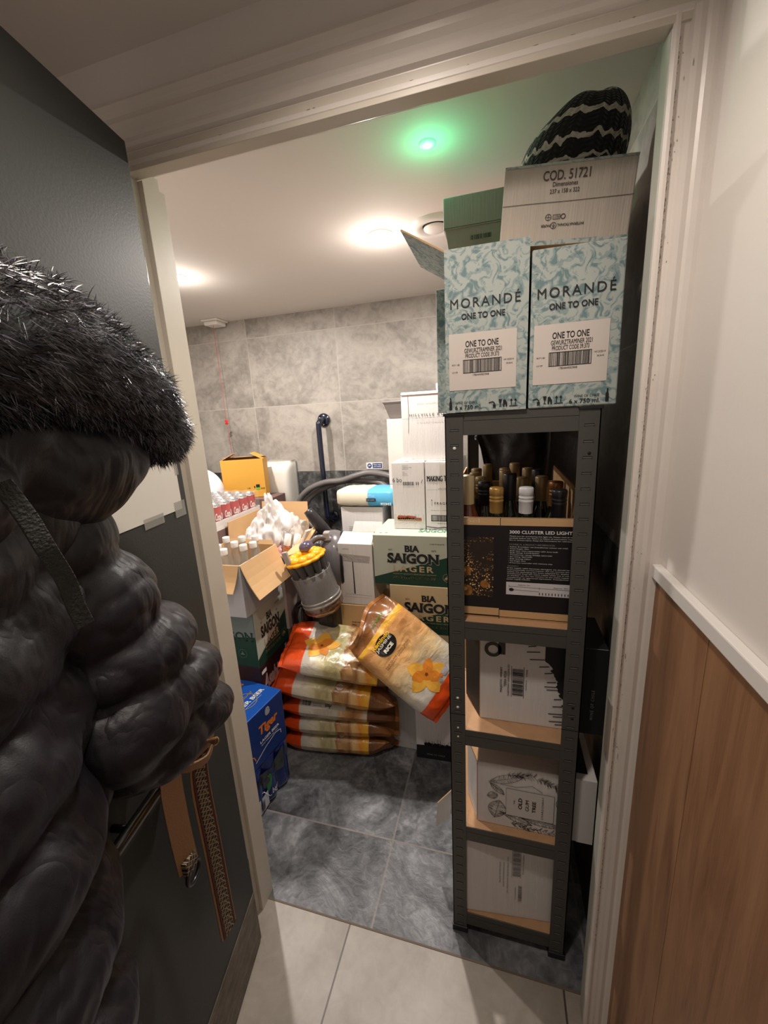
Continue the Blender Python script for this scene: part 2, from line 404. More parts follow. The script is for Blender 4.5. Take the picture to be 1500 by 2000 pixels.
# moulded architrave: profile (distance outward, proud of the wall)
prof = [(0,0),(0,.012),(.004,.015),(.011,.015),(.013,.009),(.016,.009),(.028,.010),(.032,.0165),(.038,.0185),(.046,.017),(.052,.019),(.060,.024),(.068,.025),(.074,.021),(.082,.018),(.090,.021),(.100,.023),(.108,.018),(.112,.004),(.112,0)]
w = MB(); vs = []; fs = []
for x in (JL-.14, RX):
    for q, p in prof: vs.append((x, FY+.018-p, HH+.006+q))
n = len(prof)
for i in range(n-1): fs.append((i, n+i, n+i+1, i+1))
w.add(vs, fs, 0, False); o = struct(w.build('trim_4', GLOSS))
profr = [(0,0),(0,.012),(.004,.015),(.008,.015),(.010,.009),(.013,.009),(.020,.010),(.023,.017),(.030,.0185),(.037,.017),(.041,.020),(.048,.022),(.0545,.022)]
w = MB(); vs = []; fs = []; n = len(profr)
for z in (0, HH+.012):
    for q, p in profr: vs.append((JR+.0008+q, FY+.0175-p, z))
for i in range(n-1): fs.append((i+1, n+i+1, n+i, i))
w.add(vs, fs, 0, False); o = struct(w.build('trim_5', GLOSS))
# cracked paint along the joint of lining and architrave, and chips on the frame
DIRT = mat('worn_paint_crack', (.34, .285, .24), .9)
cr = MB(); R = random.Random(3)
def proud(q, pr):
    for (a0, b0), (a1, b1) in zip(pr[:-1], pr[1:]):
        if a1 > a0 and a0 <= q <= a1: return b0+(b1-b0)*(q-a0)/(a1-a0)
    return pr[0][1]
def smear(x, z, w_, l_, pr, base, vert=True):
    """a thin chip lying on the moulding"""
    y = FY+.0175-proud((x-base) if vert else (z-base), pr)
    n_ = 5; pts = [(x+w_/2+w_/2*math.cos(k*2*math.pi/n_+z*90)*R.uniform(.6,1.1), z+l_/2+l_/2*math.sin(k*2*math.pi/n_+z*90)*R.uniform(.6,1.1)) for k in range(n_)]
    cr.add([(p, y-.0006, q) for p, q in pts]+[(p, y+.0002, q) for p, q in pts], [tuple(range(n_))]+[(k, (k+1)%n_, n_+(k+1)%n_, n_+k) for k in range(n_)])
z = .30
while z < 1.97:
    L = R.uniform(.002, .008)
    if R.random() < (.9 if z > 1.0 else .5): smear(JR+.0095+R.uniform(-.0014, .0016), z, R.uniform(.0007, .0022), L, profr, JR)
    if R.random() < .25: smear(JR+R.uniform(.006,.020), z, R.uniform(.0005, .0012), L*.6, profr, JR)
    z += L*R.uniform(.5, 1.2)
x = JL-.02
while x < JR:
    L = R.uniform(.002, .01)
    if R.random() < .8: smear(x, HH+.006+.0125+R.uniform(-.001, .001), L, R.uniform(.0006, .0016), prof, HH+.006, False)
    x += L*R.uniform(.8, 1.6)
for px_, pz, a_, b_ in ((.226,.84,.009,.0015),(.222,.87,.0015,.012),(.233,1.03,.0015,.012),(.236,.80,.0015,.018),(.230,.97,.002,.006),(.228,1.10,.0015,.008),(.240,1.24,.0015,.004),(.227,.62,.008,.001),(.243,1.93,.0015,.010)):
    smear(px_, pz, a_, b_, profr, JR)
struct(cr.build('trim_6', DIRT))
STR = mat('metal_strike', (.55,.53,.5), .35, metal=.7)
o = MB().box((JR-.0015, .7592, .80), (JR+.0005, .783, .93)).build('strike_plate', STR, bpy.data.objects['trim_3'])
# wood panelling and rail on the right hall wall
m = bpy.data.materials.new('oak_laminate'); m.use_nodes = True; nt = m.node_tree; b = nt.nodes['Principled BSDF']
g = nd(nt, 'ShaderNodeNewGeometry'); mp = nd(nt, 'ShaderNodeMapping'); mp.inputs['Scale'].default_value = (1, 5, .55); nt.links.new(g.outputs['Position'], mp.inputs[0])
n1 = nd(nt, 'ShaderNodeTexNoise'); n1.inputs['Scale'].default_value = 4.5; n1.inputs['Detail'].default_value = 8; n1.inputs['Distortion'].default_value = 1.4; nt.links.new(mp.outputs[0], n1.inputs[0])
mp2 = nd(nt, 'ShaderNodeMapping'); mp2.inputs['Scale'].default_value = (1, 60, 2.2); nt.links.new(g.outputs['Position'], mp2.inputs[0])
n2 = nd(nt, 'ShaderNodeTexNoise'); n2.inputs['Scale'].default_value = 7; n2.inputs['Detail'].default_value = 4; n2.inputs['Distortion'].default_value = .3; nt.links.new(mp2.outputs[0], n2.inputs[0])
r = ramp(nt, [(.28, (.11,.047,.022)), (.40, (.21,.098,.045)), (.52, (.27,.135,.064)), (.7, (.33,.175,.085))])
nt.links.new(math_n(nt, 'ADD', math_n(nt, 'MULTIPLY', n1.outputs[0], .74), math_n(nt, 'MULTIPLY', n2.outputs[0], .26)), r.inputs[0]); nt.links.new(r.outputs[0], b.inputs['Base Color']); b.inputs['Roughness'].default_value = .5
OAK = m
w = MB(); w.box((RX-.006, .5635, .0), (RX, FY-.004, 1.20)); w.box((RX-.006, .12, .0), (RX, .5622, 1.20)); w.box((RX-.006, -.4, 0), (RX, .1187, 1.20)); struct(w.build('wall_right_panel', OAK, bevel=.0006))
slab('trim_8', (RX-.015, -.9, 1.203), (RX, FY-.004, 1.226), mat('rail_paint', (.72,.70,.67), .3), bevel=.002)

# ceiling fittings of the store room
def downlight(x, y, label):
    t = thing('ceiling_downlight', label, 'light', (x, y, CZ), group='recessed ceiling spotlights')
    MB().lathe([(.030,-.004),(.036,-.0075),(.043,-.006),(.046,-.001),(.046,0)], 28, cap=False).build('trim_ring', mat('white_metal_ring', (.8,.8,.78), .35), t)
    MB().lathe([(0,-.0045),(.033,-.0045)], 28, cap=False).build('lamp_face', mat('lamp_glow', (1,1,1), .5, emit=(1,.95,.88), estr=45), t)
downlight(-.414, 1.572, 'bright round downlight near the middle of the store room ceiling')
downlight(-1.345, 1.621, 'bright round downlight at the left, beside the door frame')
t = thing('emergency_light', 'small glowing green indicator light on the ceiling by the top boxes', 'light', (-.173, 1.137, CZ))
MB().lathe([(.006,-.004),(.013,-.005),(.020,-.003),(.021,0)], 24, cap=False).build('trim_ring', mat('white_metal_ring', (.8,.8,.78), .35), t)
MB().ball((0,0,-.005), (.0065,.0065,.004)).build('led', mat('green_led', (.1,1,.5), .5, emit=(.12,1,.50), estr=60), t)
t = thing('ceiling_air_vent', 'round white ceiling air vent behind the stacked boxes', 'vent', (-.218, 1.575, CZ))
MB().lathe([(.045,-.004),(.058,-.012),(.072,-.014),(.084,-.008),(.088,0)], 36, cap=False).build('vent_ring', mat('white_plastic_vent', (.78,.74,.69), .4), t)
MB().lathe([(0,-.018),(.03,-.018),(.040,-.013),(.042,-.009),(.0,-.009)], 36, cap=False).build('vent_disc', mat('white_plastic_vent', (.78,.74,.69), .4), t)
MB().lathe([(0,-.001),(.05,-.001)], 36, cap=False).build('vent_throat', mat('vent_dark', (.05,.04,.035), .8), t)
t = thing('pull_cord_switch', 'white ceiling switch box with a thin red pull cord and toggle', 'switch', (-1.70, 2.33, CZ))
b_ = MB(); b_.box((-.058,-.058,-.012), (.058,.058,0)); b_.box((-.046,-.046,-.034), (.046,.046,-.012)); b_.build('switch_box', mat('white_plastic_vent', (.78,.74,.69), .4), t, bevel=.006)
RED = mat('red_cord', (.55,.05,.04), .5)
MB().tube([(0,-.02,-.03),(.002,-.02,-.35),(0,-.02,-.62),(.012,-.02,-1.0)], .0012, 6).build('cord', RED, t)
g_ = MB(); g_.lathe([(.006,-.014),(.013,-.010),(.006,-.001),(.013,.008),(.006,.014)], 3, M=Matrix.Translation((0,-.02,-.614))); g_.build('toggle', mat('red_toggle', (.75,.02,.02), .35), t)

# grab bar, sign and dispenser on the back wall
NAVY = mat('navy_painted_steel', (.008,.012,.028), .18, coat=.5)
t = thing('grab_bar', 'dark navy vertical grab bar bolted to the tiled back wall', 'grab bar', (-1.055, BY-.005, .87))
MB().tube(smoothpath([(0,.0,.62),(0,-.045,.62),(-.004,-.068,.605),(-.006,-.075,.57),(-.004,-.075,.3),(0,-.075,.05),(.004,-.068,.015),(.01,-.045,0),(.01,0,0)], 6), .0165, 18).build('bar_tube', NAVY, t)
for z, x in ((.62, 0), (0, .01)):
    fl = MB(); fl.lathe([(.040,0),(.042,.004),(.038,.010),(.020,.013)], 28, M=Matrix.Translation((x,0,z)) @ Matrix.Rotation(math.pi/2, 4, 'X')); f_ = fl.build('flange', NAVY, t)
    for k in range(3):
        a = k*2.09+.5; MB().lathe([(.0045,0),(.004,.003),(0,.0035)], 10, M=Matrix.Translation((x+.029*math.cos(a), -.009, z+.029*math.sin(a))) @ Matrix.Rotation(math.pi/2, 4, 'X')).build('screw', mat('dull_steel', (.4,.4,.4), .3, metal=1), f_)
t = thing('hand_wash_sign', 'small white sign with a blue hand washing symbol above the dark tiles', 'sign', (-.796, BY-.002, 1.178))
MB().box((0,-.0012,0), (.106,0,.040)).build('sign_plate', mat('sign_white', (.8,.8,.8), .4), t, bevel=.0004)
A = Art(front(-.0012)); A.rect(.041,.005,.102,.035); A.disc(.021,.020,.0145); A.build('blue_panel', mat('sign_blue', (.01,.035,.16), .4), t, .0004)
A = Art(front(-.0012)); A.text('Now wash', .047,.022,.096,.031, bold=.02); A.text('your hands', .047,.009,.096,.019, bold=.02); A.line([(.012,.016),(.020,.020),(.028,.018)], .003); A.line([(.013,.024),(.021,.025),(.028,.024)], .003); A.build('lettering', WHITEI, t, .0009)
t = thing('soap_dispenser', 'large cream plastic dispenser mounted on the wall by the mustard box', 'dispenser', (-1.480, 2.295, .965))
m_ = MB(); W_, H_ = .205, .285
vs = []; fs = []; NZ = 16; NS = 28
for i in range(NZ+1):
    z = H_*i/NZ; u = i/NZ; dep = .085+.03*math.sin(u*math.pi)**.5*1.0 - (.05*max(0, (u-.8)/.2)**2); wd = W_/2*(1-.10*max(0, (u-.85)/.15)**2)*(1-.05*(1-u))
    for k in range(NS+1):
        a = math.pi*k/NS; cx = math.cos(a); sx = math.sin(a); e = .38
        vs.append((W_/2 - wd*math.copysign(abs(cx)**e, cx), .1-(dep+.02)*abs(sx)**e, z))
for i in range(NZ):
    for k in range(NS):
        a = i*(NS+1)+k; fs.append((a, a+NS+1, a+NS+2, a+1))
fs.append(tuple(range(NZ*(NS+1), (NZ+1)*(NS+1)))); fs.append(tuple(reversed(range(NS+1))))
m_.add(vs, fs, 0, True); m_.build('dispenser_cover', mat('cream_plastic', (.70,.68,.62), .3), t)
MB().box((.0,.088,.01), (W_,.1,H_-.01)).build('wall_plate', mat('grey_plastic', (.28,.28,.27), .4), t)
MB().lathe([(0,-.002),(.026,-.002),(.028,.002)], 24, cap=False, M=Matrix.Translation((.062,-.012,.028)) @ Matrix.Rotation(math.pi/2, 4, 'X')).build('level_window', mat('dark_window', (.03,.025,.03), .2), t)

# ---------------------------------------------------------------- steel shelving unit
STEEL = mat('grey_powder_coated_steel', (.070,.068,.062), .42, bump=.05, bscale=150)
STEELD = mat('slot_shadow', (.008,.008,.008), .7)
BLACKP = mat('black_plastic', (.012,.012,.013), .4)
CHIP = mat('chipboard', (.47,.275,.145), .75, var=.09, vscale=45, bump=.05, bscale=90)
SX0, SX1, SY0, SY1, SH = -.112, .190, .885, 1.585, 1.5
TZ = (.075, .392, .706, 1.012, 1.496)
sh = thing('storage_shelving', 'tall narrow grey steel shelving unit with five chipboard shelves', 'shelf', (0, 0, 0))
PW = .0385
def po_caps(po, x, y, sx, sy):
    c = MB(); c.box((min(x-sx*.003, x+sx*(PW+.002)), min(y-sy*.003, y+sy*(PW+.002)), SH-.010), (max(x-sx*.003, x+sx*(PW+.002)), max(y-sy*.003, y+sy*(PW+.002)), SH-.0035)); c.build('top_cap', BLACKP, po, bevel=.001)
    c = MB(); c.box((min(x-sx*.003, x+sx*(PW+.002)), min(y-sy*.003, y+sy*(PW+.002)), 0), (max(x-sx*.003, x+sx*(PW+.002)), max(y-sy*.003, y+sy*(PW+.002)), .02)); c.build('foot_cap', BLACKP, po, bevel=.001)
for (x, y, sx, sy) in ((SX0, SY0, 1, 1), (SX1, SY0, -1, 1), (SX0, SY1, 1, -1), (SX1, SY1, -1, -1)):
    p = MB(); th = .0022
    p.box((min(x, x+sx*PW), min(y, y+sy*th), .006), (max(x, x+sx*PW), max(y, y+sy*th), SH-.004))
    p.box((min(x, x+sx*th), min(y, y+sy*PW), .006), (max(x, x+sx*th), max(y, y+sy*PW), SH-.004))
    if sy > 0:
        z = .03
        while z < 1.47:
            xm = x+sx*PW*.52; wv = .0085
            p.box((xm-wv, y-.0006, z), (xm+wv, y+.0004, z+.0016), 1); p.box((xm-wv, y-.0011, z-.0016), (xm+wv, y-.0001, z-.0002), 2)  # dark slot, with a highlight painted as a paler lower lip
            for e in (-1, 1): p.box((xm+e*wv-.0006, y-.0005, z-.004), (xm+e*wv+.0006, y+.0004, z+.0016), 1)
            z += .0318
        p.box((min(x-sx*.0004, x+sx*(PW+.0004)), y-.0005, .752), (max(x-sx*.0004, x+sx*(PW+.0004)), y+.0004, .7535), 1)
    po = p.build('post', [STEEL, STEELD, mat('slot_lip_highlight', (.16,.16,.15), .4)], sh)
    po_caps(po, x, y, sx, sy)
for z, k in ((1.422, 1), (.80, 1), (.773, 1), (.712, .7), (.685, .7)):
    MB().lathe([(.0036*k,0),(.0034*k,.0012),(0,.0014)], 12, M=Matrix.Translation((SX0+PW*.52, SY0, z)) @ Matrix.Rotation(math.pi/2, 4, 'X')).build('lit_hole', mat('hole_light_white', (.85,.85,.82), .3), sh)  # white discs stand in for light showing through holes in the post
for z in (1.405, .815, .785):
    MB().lathe([(.0034,0),(.003,.0008)], 12, M=Matrix.Translation((SX1-PW*.45, SY0, z)) @ Matrix.Rotation(math.pi/2, 4, 'X')).build('bolt_hole', STEELD, sh)
for z in TZ:
    for y0, y1 in ((SY0+.0025, SY0+.012), (SY1-.012, SY1-.0025)):
        m_ = MB(); m_.box((SX0+.004, y0, z-.047), (SX1-.004, y0+.002 if y0 < 1 else y1, z)); m_.box((SX0+.004, y0, z-.018), (SX1-.004, y1+.012 if y0 < 1 else y1, z-.016)); m_.build('end_beam', STEEL, sh, bevel=.0006)
    for x0, x1 in ((SX0+.0025, SX0+.0045), (SX1-.0045, SX1-.0025)):
        MB().box((x0, SY0+.015, z-.047), (x1, SY1-.015, z)).build('side_beam', STEEL, sh)
    MB().box((SX0+.006, SY0+.0055, z-.0155), (SX1-.006, SY1-.006, z-.001)).build('shelf_board', CHIP, sh)
BZ = [z-.001 for z in TZ]

# ---------------------------------------------------------------- bottle
GLASSK = mat('dark_bottle_glass', (.006,.008,.004), .08, spec=.6, coat=.4)
GLASSB = mat('brown_bottle_glass', (.09,.022,.008), .08, spec=.6, coat=.4)
def wine_bottle(label, loc, cap, neck=.075, h=.305, glass=None, cat='bottle', group='wine bottles standing in the black lights carton', paper=None, ribs=True):
    t = thing('wine_bottle', label, cat, loc, group=group); k = h/.305
    MB().lathe([(0,.002),(.034,0),(.0375,.006),(.0375,.165*k),(.036,.185*k),(.029,.208*k),(.019,.228*k),(.0150,.245*k),(.0145,.302*k),(.0,.302*k)], 24, cap=False).build('glass', glass or GLASSK, t)
    p = [(.0155, h-neck), (.0158, h-.034)]
    if ribs: p += [(.0164, h-.033),(.0164, h-.030),(.0156,h-.029),(.0156,h-.026),(.0164,h-.025),(.0164,h-.022),(.0156,h-.021),(.0156,h-.018),(.0164,h-.017),(.0164,h-.003)]
    else: p += [(.0162, h-.003)]
    p += [(.0145, h), (0, h+.0005)]
    MB().lathe(p, 24, cap=False).build('screw_cap', cap, t)
    if paper: MB().lathe([(.0379,.05),(.0379,.13)], 24, cap=False).build('paper_label', paper, t)
    return t
GOLD = mat('gold_cap', (.46,.27,.08), .35, metal=.45); DGOLD = mat('dull_gold_foil', (.30,.21,.10), .4, metal=.35); BRZ = mat('copper_cap', (.36,.16,.06), .35, metal=.5)
BLKC = mat('black_cap', (.012,.012,.014), .35); WHTC = mat('silver_white_cap', (.62,.62,.63), .4)

# lights carton with bottles on the second shelf
LB = mat('black_print_carton', (.008,.006,.008), .45)
lc = thing('christmas_lights_carton', 'open black carton of cluster LED lights with bottles standing inside, second shelf', 'box', (-.108, .918, BZ[3]))
LW, LD, LH = .285, .50, .250
m_ = MB(); e = .004; m_.box((0,0,0),(LW,LD,e), 1); m_.box((0,0,e),(LW,e,LH),[1,1,0,1,1,1]); m_.box((0,LD-e,e),(LW,LD,LH),1); m_.box((0,e,e),(e,LD-e,LH+.05),1); m_.box((LW-e,e,e),(LW,LD-e,LH+.05),1)
m_.build('carton_body', [LB, KRAFT], lc)
A = Art(front(0)); A.rect(0, LH-.018, LW, LH-.0005); A.build('kraft_border', KRAFTP, lc, .0006)
A = Art(front(0)); A.rect(0,.008,.113,.027); A.rect(.113,.006,LW,.023); A.build('kraft_border', KRAFTP, lc, .0006)
A = Art(front(0)); A.rect(.1125,0,.1140,LH); A.build('seam', INK, lc, .0008)
m = bpy.data.materials.new('fairy_light_photo'); m.use_nodes = True; nt = m.node_tree; b = nt.nodes['Principled BSDF']
tc = nd(nt, 'ShaderNodeTexCoord'); v = nd(nt, 'ShaderNodeTexVoronoi'); v.inputs['Scale'].default_value = 210; nt.links.new(tc.outputs['Object'], v.inputs['Vector'])
n1 = nd(nt, 'ShaderNodeTexNoise'); n1.inputs['Scale'].default_value = 17; n1.inputs['Detail'].default_value = 2; mp = nd(nt, 'ShaderNodeMapping'); mp.inputs['Scale'].default_value = (.55,1,1.5); nt.links.new(tc.outputs['Object'], mp.inputs[0]); nt.links.new(mp.outputs[0], n1.inputs['Vector'])
big = math_n(nt, 'MULTIPLY', math_n(nt, 'SUBTRACT', n1.outputs[0], .42), 8); bigc = nd(nt, 'ShaderNodeClamp'); nt.links.new(big, bigc.inputs[0])
dots = math_n(nt, 'LESS_THAN', v.outputs['Distance'], .36)
r = ramp(nt, [(0,(.25,.08,.01)),(.4,(.55,.25,.05)),(.8,(.85,.55,.2)),(1,(.95,.8,.5))]); sp_ = nd(nt, 'ShaderNodeSeparateColor'); nt.links.new(v.outputs['Color'], sp_.inputs[0]); nt.links.new(sp_.outputs[0], r.inputs[0])
mx = nd(nt, 'ShaderNodeMix', data_type='RGBA'); nt.links.new(math_n(nt, 'MULTIPLY', dots, bigc.outputs[0]), mx.inputs[0]); mx.inputs[6].default_value = (.018,.008,.003,1); nt.links.new(r.outputs[0], mx.inputs[7]); nt.links.new(mx.outputs[2], b.inputs['Base Color']); b.inputs['Roughness'].default_value = .4
A = Art(front(0)); A.rect(.0, .055, .099, .203); A.build('decoration_photo', m, lc, .0005)
for bx_, by_, br_ in ((.036,.118,.012), (.038,.069,.014), (.079,.087,.010)): Art(front(0)).disc(bx_, by_, br_).build('bauble_print', mat('bauble_gold_print', (.30,.12,.02), .4, var=.6, vscale=90), lc, .001)
A = Art(front(0)); A.disc(.033,.121,.004); A.disc(.034,.073,.005); A.build('bauble_highlight_print', mat('bauble_pale_print', (.7,.42,.15), .4), lc, .0014)
A = Art(front(0)); f2 = .116/.46
def NX(X): return (X-172)*.000293
def NZ_(Y): return LH-(Y-965)*.000292
def row(t, X0, X1, Y0, Y1, bold=.0): A.text(t, NX(X0), NZ_(Y1), NX(X1), NZ_(Y0), bold=bold)
row('3000 CLUSTER LED LIGHTS', 628,1092,1064,1090,.018)
for t_, X1, y in (('Thank you for purchasing this light set. Please read all in',1075,1106),('carefully before use. Failure to follow all instructions may',1078,1122),('fire or serious injury. Keep this information for reference',1080,1138)): row(t_, 628, X1, y, y+11)
row('TECHNICAL & PRODUCT INFORMATION', 626,955,1170,1185,.015)
for i, (t_, X1) in enumerate((('- Indoor & outdoor use (transformer indoor use only)',1048),('- Total length: 30m',772),('- Bulb type: Non-replaceable LED 3mm bulb',980),('- Bulb rating: 3.2V/0.064W',848),('- Transformer rating: IP44BS 36V/12W',942),('- Set rating: 36V/12W',798),('- Bulb spacing: 0.8cm',788),('- Tail length: 5cm',750),('- 8 Function controller with memory chip',945))): row(t_, 622, X1, 1192+i*16.5, 1203+i*16.5)
row('WARNING', 618,700,1350,1362,.015)
for i, t_ in enumerate(('If the supply cable becomes damaged, set should be','environmentally correct manner. Do not connect this','unless the packaging has been adapted for display','transformer from the mains supply when not in use','to another set. Do not connect to the mains supply','transformer or approved equivalent. Transformer')): row(t_, 616, 1068, 1368+i*16, 1379+i*16)
row('power supply indoors.', 614, 790, 1462, 1474)
A.build('lettering', WHITEI, lc, .001)
A = Art(front(0)); A.rect(NX(610), NZ_(1600), LW-.004, NZ_(1492)); A.build('diagram_panel', mat('diagram_white', (.68,.66,.68), .5), lc, .0007)
A = Art(front(0)); A.text('Approx. 5m', NX(698), NZ_(1520), NX(790), NZ_(1508)); A.text('Approx. 30m', NX(960), NZ_(1530), NX(1068), NZ_(1518)); A.line([(NX(630),NZ_(1528)),(NX(1080),NZ_(1538))], .0006); A.line([(NX(632),NZ_(1515)),(NX(632),NZ_(1540))], .0006); A.line([(NX(858),NZ_(1525)),(NX(858),NZ_(1548))], .0006); A.line([(NX(670),NZ_(1556)),(NX(860),NZ_(1562))], .0006); A.disc(NX(650), NZ_(1556), .0055, .004)
for k in range(10): A.rect(NX(858+k*23), NZ_(1590), NX(864+k*23), NZ_(1570))
A.build('diagram_print', INK, lc, .0012)
A = Art(front(0)); A.text('noel', NX(252), NZ_(1008), NX(402), NZ_(975), bold=.0); A.build('raised_lettering', mat('cream_print', (.72,.60,.42), .5), lc, .001)
bz = BZ[3]+.006
for (x, y, lab, cap, nk, h, gl, pp, rb) in (
    (-.070,.962,'brown glass bottle with a cream gold neck at the left end of the carton',mat('pale_gold_foil',(.55,.45,.26),.35,metal=.2),.07,.335,GLASSB,LABELW,False),
    (-.004,.966,'front bottle with a shiny ribbed gold screw cap',GOLD,.06,.305,None,None,True),
    (.062,.966,'front bottle with a ribbed white screw cap',WHTC,.06,.305,None,None,True),
    (.133,.962,'front right bottle with a glossy black screw cap',BLKC,.06,.300,None,None,True),
    (-.034,1.045,'bottle with a black cap just behind the shiny gold cap',BLKC,.06,.305,None,None,True),
    (-.045,1.125,'dull gold capped bottle behind the black cap at left',DGOLD,.06,.305,None,None,True),
    (.028,1.048,'slim black necked bottle left of the long gold foil neck',BLKC,.09,.325,None,None,False),
    (.058,1.108,'bottle with a long dull gold foil neck behind the white cap',DGOLD,.09,.305,None,None,False),
    (.135,1.040,'bottle with a copper screw cap behind the black cap at right',BRZ,.06,.305,None,None,True),
    (.108,1.105,'tall gold foil necked bottle third from the right post',DGOLD,.09,.308,None,None,False),
    (-.066,1.205,'gold capped bottle in the left row, third from the front',DGOLD,.06,.305,None,None,False),
    (-.066,1.290,'gold capped bottle in the left row, fourth from the front',DGOLD,.06,.305,None,None,False),
    (.018,1.190,'dark bottle with a gold top in the fourth row, left of centre',DGOLD,.07,.312,None,None,False),
    (.105,1.185,'black necked bottle in front of the rear gold caps',BLKC,.09,.315,None,None,False),
    (.018,1.290,'gold foil bottle at the back, left of centre',DGOLD,.08,.305,None,None,False),
    (.085,1.290,'gold foil bottle at the back, right of centre',DGOLD,.08,.305,None,None,False),
    (-.035,1.370,'rearmost gold topped bottle at the left',DGOLD,.08,.308,None,None,False),
    (.050,1.370,'rearmost gold topped bottle beside the back edge',DGOLD,.08,.310,None,None,False)):
    wine_bottle(lab, (x, y, bz), cap, nk, h, gl, paper=pp, ribs=rb)

# ---------------------------------------------------------------- cartons on the shelves
def FL(O, w=0): return front(0)
# wine cases of the top shelf (floral)
def morande(name, label, loc, rz=0, mirror=False, h=.306, **k):
    t = carton('wine_carton', label, .158, .236, h, loc, rz, mats={'f': FLORAL, 'top': KRAFT} , group='floral wine cartons on the top shelf', **k)
    A = Art(front(0)); A.rect(.007,.044,.138,.153); A.build('address_label', mat('beige_label', (.66,.60,.55), .6), t, .0008)
    A = Art(front(0)); A.text('MORANDÉ', .011,.199,.143,.221, space=1.25); A.text('ONE TO ONE', .032,.178,.116,.189, serif=.03, bold=.015)
    A.text('ONE TO ONE', .040,.126,.104,.138, bold=.02); A.text('GEWURZTRAMINER 2021', .038,.115,.110,.1235, bold=.012); A.text('PRODUCT CODE 39.373', .040,.1055,.105,.1135, bold=.012)
    A.bars(.037,.0775,.108,.1015, 5, frame=.0012); A.text('17804449007848', .054,.0705,.086,.0745); A.text('P0 9°1180', .013,.092,.028,.0955); A.text('L2129', .013,.078,.024,.081); A.text('14/12/2014', .114,.0955,.133,.099); A.text('00:36:42', .119,.0885,.131,.0915)
    bx = .141 if mirror else .009; tx = .075 if mirror else .018; ix = .008 if mirror else .086
    A.poly([(bx-.0028,.006),(bx+.0028,.006),(bx+.0028,.020),(bx+.0012,.024),(bx+.0012,.030),(bx-.0012,.030),(bx-.0012,.024),(bx-.0028,.020)])
    A.text('WINE OF CHILE', tx+(.008 if mirror else 0),.0165,tx+(.052 if mirror else .045),.0215); A.text('6 x 750 ml.', tx,.0055,tx+.054,.0140, bold=.01)
    # handling symbols
    A.line([(ix,.016),(ix+.008,.018),(ix+.012,.014)], .0018); A.disc(ix+.011,.010,.003); A.line([(ix+.008,.006),(ix+.014,.006)], .0015)
    A.poly([(ix+.019,.022),(ix+.026,.022),(ix+.0245,.015),(ix+.0232,.014),(ix+.0232,.009),(ix+.026,.0075),(ix+.019,.0075),(ix+.0218,.009),(ix+.0218,.014),(ix+.0205,.015)])
    A.poly([(ix+.028,.007),(ix+.028,.020),(ix+.032,.021),(ix+.036,.014),(ix+.036,.007),(ix+.033,.007),(ix+.033,.012),(ix+.031,.012),(ix+.031,.007)])
    A.rect(ix+.040,.007,ix+.056,.0085)
    for q in (.044,.052): A.rect(ix+q-.0007,.0095,ix+q+.0007,.019); A.poly([(ix+q-.0028,.018),(ix+q+.0028,.018),(ix+q,.0225)])
    A.build('lettering', INK, t)
    return t
mz = SH-.0030
t1_ = morande('a', 'blue floral wine carton at the left front of the top shelf, flap open', (-.107, .880, mz), open_top=True)
flap(t1_, (0, .004, .305), (0, .232, .305), .10, (-.85, 0, .52), KRAFT, FLORAL, taper=.004)
flap(t1_, (.002, .236, .305), (.156, .236, .305), .075, (0, .4, .9), KRAFT, FLORAL, taper=.003)
t2_ = morande('b', 'blue floral wine carton at the right front of the top shelf, under the big box', (.0555, .884, mz), rz=-.01, mirror=True, h=.284)
t3_ = carton('wine_carton', 'blue floral wine carton behind the left front one, only its edge showing', .158, .236, .306, (-.160, 1.125, mz), 0, mats={'f': FLORAL, 'top': KRAFT}, group='floral wine cartons on the top shelf')
t4_ = carton('wine_carton', 'blue floral wine carton behind the right front one', .158, .236, .284, (.035, 1.14, mz), 0, mats={'f': FLORAL, 'top': KRAFT}, group='floral wine cartons on the top shelf')
TANB = mat('tan_white_cardboard', (.50,.455,.40), .75, bump=.22, bscale=14, var=.06, vscale=4, stretch=(26, 26, 1))
t = carton('lying_wine_carton', 'whitish carton marked COD. 51721 lying across the floral cartons', .226, .322, .134, (-.004, .925, mz+.3085), rot=(0,.075,.01), mats={'f': TANB})
A = Art(front(0)); A.rect(-.0005, .0, .226, .008); A.rect(.0,.130,.226,.134); A.build('floral_edge', FLORAL, t, .0007)
A = Art(front(0)); A.text('COD. 51721', .069,.105,.150,.121, bold=.012); A.text('Dimensiones', .087,.095,.130,.1025, bold=.01); A.text('237 x 158 x 322', .083,.084,.134,.091, bold=.01)
A.text('INTERNATIONAL', .102,.030,.148,.0345, rot=180, bold=.02); A.text('PAPER', .073,.030,.090,.0345, rot=180, bold=.02); A.ring(.0955,.032,.0055,.001); A.line([(.0955,.0275),(.0955,.035)],.001); A.line([(.093,.033),(.0955,.029),(.098,.033)],.0008)
A.ring(.085,.046,.0055,.001); A.line([(.081,.046),(.089,.046)],.0008); A.line([(.085,.041),(.085,.051)],.0008); A.frame(.093,.042,.106,.050,.0008); A.text('RESY', .095,.044,.104,.048, rot=180); A.ring(.111,.046,.0045,.0014)
A.line([(.0,.070),(.05,.0705),(.12,.070),(.226,.071)],.0009); A.build('lettering', mat('brown_ink', (.07,.05,.045), .6), t)
